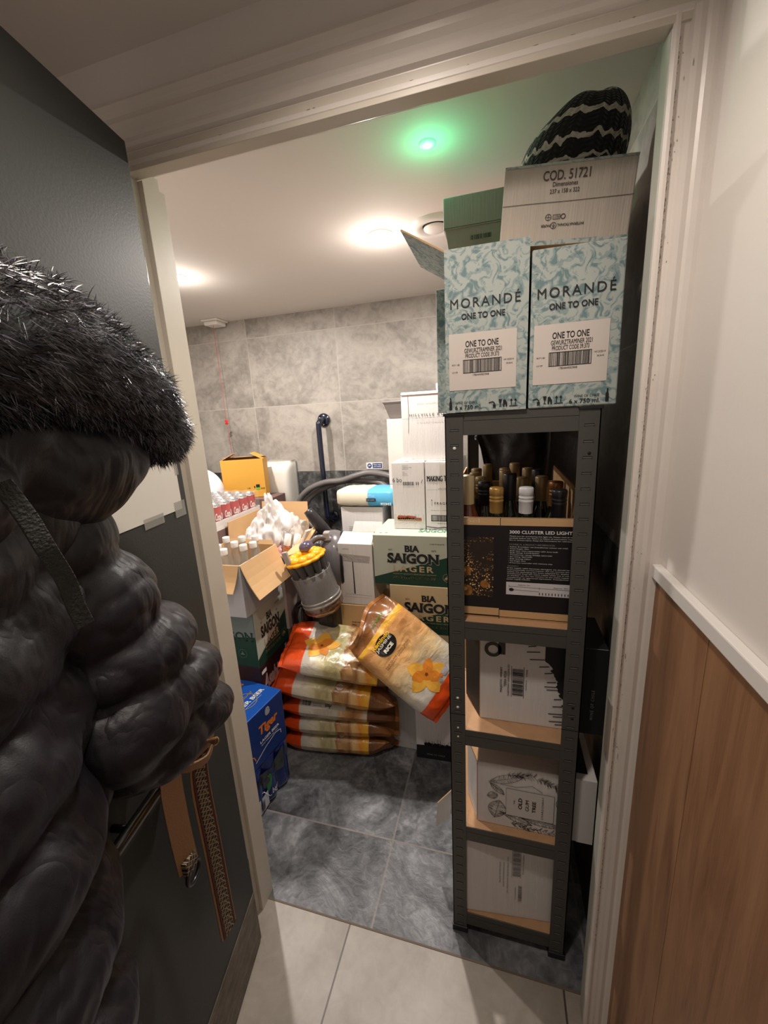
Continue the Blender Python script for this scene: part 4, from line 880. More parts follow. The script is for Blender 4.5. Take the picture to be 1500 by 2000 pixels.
RM3 = rice_mat('rice_bag_print_front', [(0,ORG),(.14,ORG),(.145,WHT),(.30,WHT),(.42,(.66,.5,.28)),(.58,(.72,.40,.16)),(.72,(.66,.36,.14)),(.80,(.60,.27,.09)),(.835,YEL),(.865,YEL),(.87,BRO),(1,DBR)], seed=9)
def bag_h(u, v, T, seed=0, crimp=1):
    eu = max(0, 1-abs(2*u-1)**4); ev = max(0, 1-abs(2*v-1)**6)
    h = (eu**.5)*(ev**.5)
    nz = noise.noise(Vector((u*5+seed*3.3, v*4, seed)))*.10+noise.noise(Vector((u*14, v*11, seed*2)))*.045
    wr = .05*math.sin(v*34+6*noise.noise(Vector((u*3, v*3, seed))))*max(0, (.30-u)/.3)*ev+.08*math.sin(v*22+seed)*max(0, (u-.76)/.24)*ev
    return T/2*(h+(nz+wr)*h**.4*min(1, eu*3+.3))
def rice_bag(label, M, L=.48, Wd=.31, T=.085, m=RM1, seed=1, droop=0, twist=0, art=None, group='stacked orange and brown bags of rice'):
    t = thing('rice_bag', label, 'rice bag', group=group); t.matrix_world = M
    NU, NV = 72, 44; vs = []; fs = []; uv = []
    def surf(u, v, sgn, lift=0):
        h = bag_h(u, v, T, seed)+lift; x = L*(u-.5); w = Wd*(1-.10*(abs(2*u-1)**4)*math.cos(0))
        y = w*(v-.5); z = sgn*h
        if u > .84: k = (u-.84)/.16; z += .03*k*k*math.sin(v*7+seed*2)+.012*k*math.sin(v*17+seed); x -= .025*k*math.cos(v*5+seed)
        if u < .1: k = (.1-u)/.1; z += .010*k*math.sin(v*9+seed)
        z -= droop*(abs(2*u-1)**2.2); 
        return Vector((x, y, z))
    for sgn in (1, -1):
        o = len(vs)
        for i in range(NU+1):
            for k in range(NV+1): vs.append(surf(i/NU, k/NV, sgn)); uv.append((i/NU, k/NV+(2 if sgn < 0 else 0)))
        for i in range(NU):
            for k in range(NV):
                a = o+i*(NV+1)+k; q = (a, a+NV+1, a+NV+2, a+1); fs.append(q if sgn > 0 else tuple(reversed(q)))
    m_ = MB(); m_.add(vs, fs, 0, True); o = m_.build('bag_film', m, t)
    ly = o.data.attributes.new('UVMap', 'FLOAT_VECTOR', 'POINT')
    for i, q in enumerate(uv): ly.data[i].vector = (q[0], q[1], 0)
    # welded seams
    for u0, u1 in ((-.028, .004), (.996, 1.03)):
        s_ = MB(); vs = []; fs = []
        for k in range(NV+1):
            for u in (u0, u1):
                uc = min(1, max(0, u)); p = surf(uc, k/NV, 1); p.x += L*(u-uc); p.z += .004*math.sin(k*.9+seed)*(1 if abs(u-.5) > .5 else 0)
                vs.append(p)
        for k in range(NV): fs.append((k*2, k*2+1, k*2+3, k*2+2))
        s_.add(vs, fs, 0, True); s_.build('bag_seam', mat('orange_film', ORG, .3) if u0 < .5 else mat('brown_film', BRO, .3), t)
    if art: art(t, lambda x, y, l=0: surf(min(1, max(0, x)), min(1, max(0, y)), 1, .0008+l))
    return t
def TM(c, rz=0, ry=0, rx=0): return Matrix.Translation(c) @ Matrix.Rotation(rz, 4, 'Z') @ Matrix.Rotation(ry, 4, 'Y') @ Matrix.Rotation(rx, 4, 'X')
def densify(A, n=3):
    """cut the print into smaller pieces so that it follows the curved bag"""
    V, F = A.v, A.f; out = Art(A.fn)
    def rec(poly, d):
        xs = [p[0] for p in poly]; ys = [p[1] for p in poly]
        if d == 0 or (max(xs)-min(xs) < .05 and max(ys)-min(ys) < .06): out._put(poly, [tuple(range(len(poly)))]); return
        ax = 0 if (max(xs)-min(xs)) > (max(ys)-min(ys)) else 1; c = (max(p[ax] for p in poly)+min(p[ax] for p in poly))/2
        for sg in (1, -1):
            res = []
            for i in range(len(poly)):
                p, q = poly[i], poly[(i+1) % len(poly)]; a = (p[ax]-c)*sg; b = (q[ax]-c)*sg
                if a >= 0: res.append(p)
                if a*b < 0: t = a/(a-b); res.append((p[0]+(q[0]-p[0])*t, p[1]+(q[1]-p[1])*t))
            if len(res) > 2: rec(res, d-1)
    for f_ in F: rec([V[i] for i in f_], 7)
    return out
def petal(cx, cy, L, wd, ang):
    pts = []; c, s_ = math.cos(ang), math.sin(ang)
    for i in range(9): u = i/8; pts.append((L*u, wd*math.sin(math.pi*u)**.8/2))
    for i in range(8, -1, -1): u = i/8; pts.append((L*u, -wd*math.sin(math.pi*u)**.8/2))
    return [(cx+(x*c-y*s_)*.62, cy+(x*s_+y*c)) for x, y in pts]
def flower(t, fn, cx, cy, k=1.0):
    A = Art(fn)
    for a in (.3, 1.5, 2.9, 4.2): A.poly(petal(cx, cy, .30*k, .20*k, a))
    densify(A).build('orchid_print', mat('orchid_yellow', (.80,.42,.06), .3), t, .0006)
    A = Art(fn)
    for a in (.9, 3.6, 5.2): A.poly(petal(cx, cy, .22*k, .15*k, a))
    A.disc(cx, cy, .05*k, .075*k); densify(A).build('orchid_orange_print', mat('orchid_orange', (.75,.25,.03), .3), t, .0010)
    A = Art(fn); A.disc(cx, cy, .015*k, .024*k, 8); densify(A).build('orchid_centre_print', mat('orchid_centre', (.30,.06,.02), .3), t, .0016)
def art_top(t, fn): flower(t, fn, .30, .42, .9)
def art_seal(t, fn):
    A = Art(fn); A.disc(.56, .14, .030, .055, 16); densify(A).build('white_seal_print', mat('seal_white', (.68,.62,.55), .3), t, .0008)
    A = Art(fn); A.ring(.56,.14,.026,.003); A.text('PREMIUM', .540,.125,.580,.150, bold=.02); densify(A).build('seal_ring_print', mat('seal_red', (.5,.15,.1), .3), t, .0014)
def art_bar(t, fn):
    A = Art(fn); A.rect(.19,.03,.60,.42); densify(A).build('white_panel_print', mat('panel_white', (.60,.57,.50), .3), t, .0006)
    A = Art(fn); A.bars(.20,.05,.28,.24,5,n=16); A.text('1100118', .20,.26,.28,.30); 
    for i in range(9): A.text('jasmine rice cooking', .30,.05+i*.026,.38,.064+i*.026)
    A.text('dan', .41,.03,.47,.10, bold=.02, rot=180); A.frame(.62,.05,.78,.20,.003); A.text('nutrition', .64,.08,.76,.11); A.text('energy', .64,.13,.74,.16)
    densify(A).build('panel_lettering', mat('dark_brown_ink', (.04,.03,.02), .4), t, .0012)
def art_front(t, fn):
    flower(t, fn, .30, .55, 1.0)
    A = Art(fn); A.disc(.735, .60, .088, .17, 28); densify(A).build('black_roundel', mat('roundel_black', (.008,.008,.006), .3), t, .0008)
    A = Art(fn); A.text('Remindo', .775, .44, .815, .78, rot=270, bold=.03); densify(A).build('yellow_lettering', mat('yellow_ink', (.80,.48,.02), .3), t, .0016)
    A = Art(fn); A.text('JASMINE', .735,.46,.770,.76, rot=270, bold=.05); A.text('RICE', .685,.52,.720,.69, rot=270, bold=.05); densify(A).build('white_lettering', mat('cream_ink', (.75,.72,.62), .3), t, .0016)
    A = Art(fn); A.text('FAIR TRADE LONG GRAIN', .60,.34,.615,.84, rot=270); A.text('FRAGRANT JASMINE RICE', .58,.34,.595,.84, rot=270); densify(A).build('brown_lettering', mat('brown_print_ink', (.16,.06,.02), .4), t, .0012)
    A = Art(fn); A.text('green', .895,.28,.92,.55, rot=270, bold=.02); densify(A).build('green_lettering', mat('green_print_ink', (.12,.22,.02), .4), t, .0012)
    A = Art(fn); A.poly([(.160,.30),(.215,.28),(.212,.44),(.165,.40)]); A.disc(.175,.48,.02,.03); densify(A).build('bowl_print', mat('bowl_grey', (.45,.44,.46), .3), t, .0010)
    A = Art(fn); A.disc(.195,.43,.016,.03,10); densify(A).build('prawn_print', mat('prawn_orange', (.7,.2,.05), .3), t, .0016)
zr = .0
rz = .12
rice_bag('lowest rice bag of the stack, flat on the slate floor', TM((-.712,1.522,.052), rz), L=.49, Wd=.28, T=.098, seed=1, art=art_seal)
rice_bag('second rice bag from the floor in the stack', TM((-.710,1.520,.147), rz+.02, .01), L=.49, Wd=.28, T=.094, seed=2, m=RM1)
rice_bag('rice bag with its white barcode side up in the middle of the stack', TM((-.700,1.515,.240), rz+.03, .07, .06), L=.49, Wd=.28, T=.090, seed=3, m=RM2, art=art_bar)
rice_bag('rice bag with a round white seal, second from the top', TM((-.695,1.480,.352), rz+.04, .16, .14), L=.52, Wd=.27, T=.098, seed=4, art=art_seal)
rice_bag('topmost rice bag of the stack with a yellow orchid print', TM((-.640,1.468,.495), rz+.06, .17, .32), L=.50, Wd=.27, T=.094, seed=6, art=art_top)
# leaning bag: long axis runs down to the right, face towards the doorway
U = Vector((-.78, .06, .60)).normalized(); V0 = Vector((.58, .62, .50)); V0 = (V0-U*V0.dot(U)).normalized(); V0 = -V0; N0 = U.cross(V0).normalized()
M = Matrix.Identity(4)
for i in range(3): M[i][0] = U[i]; M[i][1] = V0[i]; M[i][2] = N0[i]; 
c0 = Vector((-.345, 1.435, .532))
for i in range(3): M[i][3] = c0[i]
tb = rice_bag('rice bag with a black jasmine rice roundel leaning against the lager cartons', M, L=.45, Wd=.29, T=.090, seed=8, m=RM3, art=art_front, group=None)
A = Art(lambda x, y, l=0: Vector((.27+x, -.02+y, .018+l))); 
hp = MB(); hp.tube(smoothpath([(.196,-.028,.026),(.214,-.030,.024),(.220,-.010,.022),(.218,.012,.022),(.200,.016,.024),(.192,-.008,.026),(.196,-.028,.026)],5), .0045, 8, cap=False, flat=.6); hp.build('handle_ring', mat('white_plastic_handle', (.7,.68,.62), .35), tb)

# ---------------------------------------------------------------- vacuum cleaner and hose
VG = mat('vacuum_grey_plastic', (.13,.12,.125), .28, coat=.4, spec=.6); VD = mat('vacuum_dark_plastic', (.02,.018,.02), .35); VY = mat('vacuum_yellow_plastic', (.85,.38,.008), .3, coat=.3)
v = thing('vacuum_cleaner', 'grey cylinder vacuum cleaner with a yellow topped clear bin', 'vacuum cleaner', (-.80, 1.62, .30))
T0 = Matrix.Translation((.075,-.120,.372)) @ Matrix.Rotation(-.25, 4, 'Y') @ Matrix.Rotation(.10, 4, 'X') @ Matrix.Scale(1.06, 4)
MB().lathe([(0,0),(.055,.0),(.083,.028),(.084,.04),(.082,.052)], 40, M=T0, cap=False).build('bin_base', mat('copper_tinted_base', (.30,.19,.13), .15, metal=.75), v)
MB().lathe([(.0805,.052),(.085,.053),(.085,.060),(.081,.062),(.081,.068),(.085,.070),(.085,.076),(.081,.078)], 40, M=T0, cap=False).build('bin_rim', mat('clear_rim', (.33,.31,.29), .15, metal=.3), v)
MB().lathe([(.081,.075),(.0815,.185),(.083,.188),(.080,.190),(.079,.075)], 40, M=T0, cap=False).build('clear_bin', mat('smoky_clear_bin', (.42,.41,.40), .12, alpha=.35, spec=.8), v)
MB().lathe([(.0,.06),(.066,.06),(.068,.19),(.0,.19)], 40, M=T0, cap=False).build('bin_shroud', mat('bin_shroud_grey', (.13,.125,.125), .5, var=.3, vscale=20, bump=.3, bscale=60), v)
cy_ = MB()
for k in range(12):
    a = 2*math.pi*k/12; MB0 = T0 @ Matrix.Translation((.060*math.cos(a), .060*math.sin(a), .165)); cy_.lathe([(.010,0),(.0205,.075),(.0215,.085)], 14, M=MB0, cap=False)
cy_.build('cyclone_cones', mat('cyclone_dark', (.055,.05,.048), .4), v)
vs = []; fs = []; n = 120
for z, k_ in ((.243,.97),(.249,1.0),(.255,.97)):
    for i in range(n): a = 2*math.pi*i/n; r = (.080+.007*abs(math.cos(a*6)))*k_; vs.append((r*math.cos(a), r*math.sin(a), z))
for j in range(2):
    for i in range(n): fs.append((j*n+i, j*n+(i+1)%n, (j+1)*n+(i+1)%n, (j+1)*n+i))
fs.append(tuple(range(2*n, 3*n))); fs.append(tuple(reversed(range(n))))
y_ = MB(); y_.add(vs, fs, 0, True, T0)
for k in range(10):
    a = 2*math.pi*k/10; y_.ball((0,0,0), (.022,.022,.016), M=T0 @ Matrix.Translation((.052*math.cos(a), .052*math.sin(a), .257)))
y_.build('cyclone_top', VY, v)
MB().ball((0,0,0), (.032,.032,.026), M=T0 @ Matrix.Translation((-.010,.055,.275))).build('bin_dome', mat('purple_grey_dome', (.075,.06,.10), .2, coat=.5), v)
h_ = MB(); hp = [(-.020,-.07,.595),(-.018,-.055,.640),(.005,-.035,.672),(.035,-.02,.678),(.060,0,.655)]; h_.tube(smoothpath(hp, 6), .0125, 12, flat=1.35); h_.build('carry_handle', VG, v)
MB().box((-.012,-.004,.0),(.012,.010,.065), M=T0 @ Matrix.Translation((-.045,-.058,.245))).build('release_catch', mat('light_grey_plastic', (.33,.31,.30), .3), v, bevel=.004)
B0 = Matrix.Translation((.058,.055,.532)) @ Matrix.Rotation(.25, 4, 'Z')
MB().ball((0,0,0), (.100,.105,.160), 36, 24, M=B0).build('body_ball', VG, v)
g_ = MB()
for a0 in (.05,):
    for xo, rr in ((.040,.93),(.046,.925)):
        g_.tube([B0 @ Vector((xo, .105*rr*math.cos(a)*1.0, .160*rr*math.sin(a))) for a in [2*math.pi*i/48 for i in range(49)]], .0035, 6, cap=False)
g_.build('ball_groove', VD, v)
MB().ball((0,0,0), (.05,.07,.10), 24, 16, M=B0 @ Matrix.Translation((-.075,-.02,.03))).build('motor_cover', mat('vacuum_mid_grey', (.09,.085,.088), .3, coat=.3), v)
MB().box((-.014,-.02,-.02),(.014,.02,.02), M=B0 @ Matrix.Translation((-.020,-.055,.150))).build('latch', mat('light_grey_plastic', (.33,.31,.30), .3), v, bevel=.005)
MB().lathe([(.028,0),(.030,.05),(.024,.13),(.021,.15)], 20, M=B0 @ Matrix.Translation((-.03,.03,.13)) @ Matrix.Rotation(-.6, 4, 'Y')).build('hose_socket', VD, v)
b_ = MB(); b_.box((-.05,-.01,.0),(.09,.16,.20)); b_.box((.01,-.10,.20),(.10,.12,.42)); b_.box((.02,-.12,.30),(.09,-.05,.36)); b_.build('undercarriage', VD, v, bevel=.02)
for sx in (-.075,.105): MB().lathe([(0,-.015),(.075,-.015),(.082,-.008),(.082,.008),(.075,.015),(0,.015)], 28, cap=False, M=Matrix.Translation((sx,.08,.085)) @ Matrix.Rotation(math.pi/2, 4, 'Y')).build('wheel', VD, v)
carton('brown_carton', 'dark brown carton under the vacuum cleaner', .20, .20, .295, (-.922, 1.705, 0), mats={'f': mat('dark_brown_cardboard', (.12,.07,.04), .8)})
def hose(label, pts, r=.019, name='vacuum_hose'):
    P = smoothpath(pts, 26); m_ = MB(); m_.tube(P, lambda t: r, 14)
    n = len(P)
    for i in range(n):
        f_ = 1.0 if i % 2 else .87
        for k in range(14):
            c = P[i]; q = Vector(m_.v[i*14+k]); m_.v[i*14+k] = tuple(c+(q-c)*f_)
    o = m_.build(name, mat('ribbed_grey_hose', (.15,.14,.135), .4, spec=.6)); return tag(o, label, 'hose')
hose('ribbed grey vacuum hose looped against the dark wall tiles', [(-.60,2.20,1.06),(-.66,2.24,1.115),(-.80,2.26,1.13),(-.90,2.27,1.125),(-1.02,2.27,1.09),(-1.13,2.27,1.03),(-1.185,2.27,.95),(-1.17,2.27,.86),(-1.10,2.26,.80),(-1.0,2.25,.775),(-.905,2.24,.815),(-.855,2.22,.90),(-.83,2.20,.99),(-.825,2.17,1.03)])
hose('upper run of ribbed hose going to the right behind the blue towel pack', [(-1.10,2.235,.83),(-1.19,2.235,.90),(-1.20,2.235,1.0),(-1.13,2.235,1.075),(-1.02,2.235,1.12),(-.90,2.225,1.135),(-.80,2.22,1.165),(-.72,2.22,1.18),(-.62,2.22,1.165),(-.56,2.22,1.14)])
hose('short ribbed hose end rising from the vacuum cleaner', [(-.785,1.66,.93),(-.83,1.72,.948),(-.89,1.83,.925),(-.96,1.93,.87)], r=.0165)

# ---------------------------------------------------------------- beer, open cartons and drinks at the left
t = thing('blue_lager_carton', 'bright blue lager carton, upper of the two blue packs inside the door', 'box', (-.876-.257, 1.03+.040, .215), (0,0,-.154))
BLU = mat('lager_blue_print', (.008,.085,.42), .4, coat=.2); BLUD = mat('lager_deep_blue', (.006,.03,.17), .4, coat=.2); TOR = mat('lager_orange_ink', (.75,.20,.02), .4)
TW, TD, TH = .26, .225, .222
MB().box((0,0,0),(TW,TD,TH),[0,0,1,1,1,1]).build('carton_body', [BLU, BLUD], t, bevel=.004)
fr = plane((TW,0,0),(0,1,0),(0,0,1)); ft = plane((0,0,TH),(1,0,0),(0,1,0))
A = Art(fr); A.text('Tiger', .075,.110,.185,.160, bold=.035, shear=.15, serif=.03); A.line([(.001,.062),(.02,.070),(.035,.060),(.042,.040)], .004); A.build('orange_lettering', TOR, t)
A = Art(fr); A.text('LAGER BEER', .075,.086,.185,.098, bold=.02); A.line([(.04,.03),(.10,.055),(.16,.07),(.19,.062),(.19,.045)], .003); A.text('ESTD SINGAPORE 1932', .08,.074,.175,.079); A.build('white_lettering', WHITEI, t)
A = Art(fr); A.ring(.132,.19,.014,.004); A.poly([(.122,.178),(.142,.178),(.145,.20),(.138,.21),(.126,.21),(.119,.20)]); A.build('crest_print', mat('silver_print', (.4,.42,.5), .4), t)
A = Art(fr)
for k in range(5): A.ring(.06,.165-.0*k,.045-k*.008,.0012)
A.build('ring_pattern', mat('mid_blue_ink', (.01,.06,.30), .4), t, .0006)
A = Art(ft); A.text('Tiger', .015,.10,.115,.21, bold=.035, rot=90, shear=.1, serif=.03); A.build('orange_lettering', TOR, t)
A = Art(ft); A.text('LAGER BEER', .175,.03,.195,.20, rot=90, bold=.02); A.line([(.205,.06),(.205,.17)], .001); A.build('white_lettering', WHITEI, t)
A = Art(ft); A.text('Traditional', .145,.07,.160,.17, rot=90, shear=.3); A.ring(.17,.11,.05,.003); A.build('gold_lettering', mat('gold_ink', (.35,.24,.08), .4), t)
# film wrapped pack below, bottles bulging through the printed film
t = thing('shrink_wrapped_lager_pack', 'lager pack in blue printed film with bulging bottles, on the slate floor', 'beer pack', (-.876-.257, 1.03+.040, 0), (0,0,-.154))
m_ = MB(); vs = []; fs = []; NP = 160; NZ = 20
def outline(s_, wav):
    per = 2*(TW+TD); d = s_*per
    for (ax, ay, bx, by, L_, nx, ny) in ((0,0,TW,0,TW,0,-1),(TW,0,TW,TD,TD,1,0),(TW,TD,0,TD,TW,0,1),(0,TD,0,0,TD,-1,0)):
        if d <= L_+1e-9:
            u = d/L_; w_ = abs(math.sin(u*math.pi*(4 if L_ == TW else 3))); k = -.016*(1-w_)*wav
            return (ax+(bx-ax)*u+nx*k, ay+(by-ay)*u+ny*k)
        d -= L_
    return (0, 0)
for i in range(NZ+1):
    z = .0005+.2115*i/NZ; wav = 1 if z < .14 else max(.35, 1-(z-.14)*8)
    inset = .014*max(0, 1-z/.018)
    for k in range(NP):
        x, y = outline(k/NP, wav); x = TW/2+(x-TW/2)*(1-inset*5); y = TD/2+(y-TD/2)*(1-inset*5)
        vs.append((x, y, z+.004*math.sin(k*.55)*max(0, 1-z/.03)))
for i in range(NZ):
    for k in range(NP): fs.append((i*NP+k, i*NP+(k+1)%NP, (i+1)*NP+(k+1)%NP, (i+1)*NP+k))
fs.append(tuple(range(NZ*NP, (NZ+1)*NP))); fs.append(tuple(reversed(range(NP))))
m_.add(vs, fs, 0, True)
FILM = mat('blue_printed_film', (.006,.02,.14), .18, coat=.6, bump=.25, bscale=18)
m_.build('film_wrap', FILM, t)
fr = plane((TW+.001,0,0),(0,1,0),(0,0,1)); fq = lambda x, y, l=0: fr(x, y, l-.016*(1-abs(math.sin(x/TD*math.pi*3)))*(1 if y < .14 else .6))
A = Art(fq); A.poly([(.05,.18),(.11,.16),(.18,.195),(.222,.205),(.222,.12),(.17,.10),(.12,.12),(.07,.09)]); densify(A).build('clear_film_window', mat('smoky_film', (.05,.055,.06), .15, var=.5, vscale=25), t, .0012)
A = Art(fq); A.poly([(.085,.060),(.10,.085),(.108,.125),(.10,.145),(.088,.140),(.082,.11)]); densify(A).build('green_print', mat('green_bottle_print', (.03,.22,.07), .3), t, .0024)
A = Art(fq); A.rect(.025,.012,.085,.075); densify(A).build('barcode_panel', mat('white_film_print', (.55,.57,.62), .3), t, .0018)
A = Art(fq); A.bars(.032,.02,.078,.062,4,n=16); A.text('NUMBER', .012,.135,.075,.165, bold=.04); densify(A).build('lettering', INK, t, .0026)
A = Art(fq); A.line([(.02,.10),(.06,.09),(.09,.04),(.13,.035)], .003); A.text('beer', .10,.045,.14,.07, shear=.2); densify(A).build('white_print', WHITEI, t, .0026)

# stack behind: dark carton, lager carton, carton of bottles
AS = mat('dark_maroon_print', (.022,.010,.012), .45)
t = carton('dark_lager_carton', 'black carton with slanted silver lettering and an orange bottle print', .27, .245, .255, (-1.215, 1.272, .252), mats={'f': AS})
fr = plane((.27,0,0),(0,1,0),(0,0,1))
A = Art(fr); A.text('Asahi', .012,.135,.135,.205, bold=.05, shear=.25); A.text('BEER', .05,.085,.075,.10); A.text('SUPER', .05,.105,.08,.12); A.build('pale_lettering', mat('silver_pink_ink', (.50,.42,.42), .4), t)
A = Art(fr); A.poly([(.172,0),(.244,0),(.244,.25),(.190,.25)]); A.build('orange_print', mat('orange_red_print', (.62,.10,.03), .4), t, .0006)
A = Art(fr); A.poly([(.185,.05),(.230,.05),(.230,.16),(.22,.19),(.22,.245),(.205,.245),(.205,.19),(.185,.16)]); A.build('bottle_print', mat('bottle_print_grey', (.5,.48,.46), .4), t)
A = Art(fr); A.rect(.010,.215,.045,.232); A.build('label_strip', WHITEI, t); 
carton('plain_carton', 'plain dark carton on the floor under the black lager carton', .27, .245, .251, (-1.215, 1.272, 0), mats={'f': AS})
t = carton('lager_carton', 'lager carton with green sides under the carton of clear bottles', .27, .245, .252, (-1.215, 1.272, .508), mats={'f': MINT, 'front': DGREEN, 'left': DGREEN}, group=None)
saigon_face(t, plane((.27,0,0),(0,1,0),(0,0,1)), w=.245*1.06, h=.252, ymax=.62)
A = Art(front(0)); A.poly([(0,.12),(.27,.14),(.27,.252),(0,.252)]); A.build('grey_panel', mat('slate_blue_print', (.16,.20,.20), .5), t, .0006)
A = Art(front(0)); A.text('SAIGON', .06,.12,.262,.16, bold=.03, serif=.05); A.build('lettering', mat('dark_green_ink', (.01,.04,.03), .5), t, .0014)
A = Art(front(0)); A.ring(.20,.06,.020,.0012); A.poly([(.188,.055),(.212,.055),(.203,.063),(.20,.074),(.197,.063)]); A.build('crest_print', mat('grey_green_ink2', (.12,.2,.16), .5), t)
# carton of clear glass bottles
CB = mat('blue_grey_cardboard', (.42,.43,.45), .75, bump=.1, bscale=14, stretch=(20,20,1))
t = carton('bottle_carton', 'open carton full of small clear bottles with white caps', .26, .265, .215, (-1.195, 1.225, .762), mats={'f': CB}, open_top=True)
flap(t, (0,0,.214), (.255,0,.214), .105, (0,-.42,-.95), KRAFTP, KRAFTP, taper=.008, bend=.01)
flap(t, (.262,.262,.214), (.262,0,.214), .150, (.42,-.06,-.86), KRAFTP, CB, taper=.01, bend=-.012)
flap(t, (0,.01,.214), (0,.25,.214), .12, (-.6,0,-.5), KRAFTP, CB, taper=.006)
flap(t, (.02,.263,.214), (.25,.263,.214), .02, (0,.3,.8), KRAFTP, CB, taper=.01)
m_ = MB(); N1 = 10; vs = [(.2635,.01,.11),(.2635,.25,.12),(.2635,.25,.03),(.2635,.02,.0)]; m_.add(vs, [(0,1,2,3)]); m_.build('plastic_label_pouch', mat('clear_pouch', (.6,.58,.6), .12, alpha=.55), t)
A = Art(plane((.264,0,0),(0,1,0),(0,0,1))); A.text('ABRIR', .12,.065,.155,.075, bold=.02); A.text('PAR A', .12,.045,.155,.058, bold=.03); A.build('lettering', INKG, t)
CG = mat('clear_glass', (.46,.49,.47), .04, alpha=.32, spec=1); WC = mat('white_plastic_cap', (.78,.76,.72), .35)
WAT = mat('clear_liquid', (.25,.27,.25), .05, alpha=.3, spec=.6)
for i, (x, y, lab) in enumerate(((-1.025,1.262,'front one beside the jamb'),(-.965,1.305,'front one nearest the kraft side flap'),(-1.095,1.318,'leftmost one, half behind the door jamb'),(-1.035,1.345,'in the middle between four others'),(-1.055,1.425,'second row from the back, by the left carrier bag'),(-.990,1.425,'rearmost one at the right under the carrier bags'),(-.965,1.370,'second from the front along the kraft side flap'),(-1.115,1.400,'rear left one'))):
    dz = (.0, .006, -.004, .003)[i % 4]
    b_ = thing('clear_bottle', 'clear bottle with a white cap, '+lab, 'bottle', (x, y, .768), group='clear bottles in the open carton')
    MB().lathe([(0,.001),(.024,0),(.027,.004),(.027,.10),(.026,.125),(.022,.155),(.015,.195),(.0125,.215+dz),(.0125,.238+dz)], 20, cap=False).build('glass', CG, b_)
    MB().lathe([(0,.236+dz),(.0145,.236+dz),(.0150,.240+dz),(.0150,.258+dz),(.0138,.261+dz),(0,.261+dz)], 20, cap=False).build('cap', WC, b_)
    MB().lathe([(0,.003),(.0255,.004),(.0255,.12),(0,.121)], 16, cap=False).build('liquid', WAT, b_)
# carton with carrier bags behind it
t = carton('bag_carton', 'open carton stuffed with crumpled white carrier bags', .27, .29, .36, (-1.20, 1.515, .552), mats={'f': mat('pink_grey_cardboard', (.40,.31,.28), .75)}, open_top=True)
m_ = MB(); q0 = [(.268,.005,.352),(.268,.272,.378),(.378,.225,.478),(.368,.005,.385)]; n_ = Vector((.003,0,-.004)); m_.add([Vector(p) for p in q0]+[Vector(p)+n_ for p in q0], [(0,3,2,1),(4,5,6,7),(0,1,5,4),(1,2,6,5),(2,3,7,6),(3,0,4,7)], [0,1,2,2,2,2]); m_.build('flap', [KRAFTP, KRAFT, KRAFT], t)
flap(t, (.0,.288,.359), (.27,.288,.359), .185, (0,.12,.99), KRAFTP, KRAFT, taper=.004)
flap(t, (0.002,.0,.359), (0.002,.285,.359), .15, (.03,0,.99), KRAFTP, KRAFT, taper=.012)
A = Art(plane((.271,0,0),(0,1,0),(0,0,1))); A.text('Product', .12,.20,.14,.25, rot=90, shear=.2); A.line([(.02,.02),(.27,.02)], .001); A.build('lettering', mat('brown_ink2', (.15,.09,.08), .6), t)
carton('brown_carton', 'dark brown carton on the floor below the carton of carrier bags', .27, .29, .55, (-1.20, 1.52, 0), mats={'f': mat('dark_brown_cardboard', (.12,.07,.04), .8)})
def crumple(name, label, c, r, seed, m, amp=.30, cat='bag', peak=0):
    NU, NV = 120, 70; vs = []; fs = []
    for i in range(NV+1):
        p = math.pi*i/NV
        for k in range(NU):
            a = 2*math.pi*k/NU; d = Vector((math.sin(p)*math.cos(a), math.sin(p)*math.sin(a), -math.cos(p)))
            q = d*1.25+Vector((seed*7.3, seed*3.1, seed)); h = 1+amp*1.1*noise.noise(q)+amp*.6*noise.noise(q*2.1)-amp*.30*abs(noise.noise(q*3.4))
            tp = 1-peak*max(0, d.z)**.8
            vs.append((r[0]*d.x*h*tp, r[1]*d.y*h*tp, r[2]*d.z*h))
    for i in range(NV):
        for k in range(NU): j = (k+1) % NU; fs.append((i*NU+k, i*NU+j, (i+1)*NU+j, (i+1)*NU+k))
    m_ = MB(); m_.add(vs, fs, 0, True); o = m_.build(name, m); o.location = c; return tag(o, label, cat)
PLW = mat('white_thin_plastic', (.78,.76,.74), .25, alpha=.88, bump=.45, bscale=16, coat=.3)
crumple('carrier_bag', 'white crumpled carrier bag standing up in the carton, tallest', (-1.035,1.63,1.01), (.078,.062,.150), 1, PLW, .55, peak=.45)
crumple('carrier_bag', 'white carrier bag slumped towards the bottles at the left', (-1.10,1.60,.91), (.085,.075,.105), 2, PLW, .5, peak=.3)
crumple('carrier_bag', 'translucent carrier bag bulging at the right of the carton', (-.965,1.69,.955), (.070,.080,.100), 3, mat('clear_thin_plastic', (.66,.62,.58), .2, alpha=.7, bump=.5, bscale=22, coat=.4), .35)
crumple('pink_bag', 'small pink plastic bag tucked below the white carrier bags', (-1.02,1.575,.895), (.060,.045,.060), 4, mat('pink_plastic', (.70,.40,.38), .25, alpha=.9, coat=.3), .4)
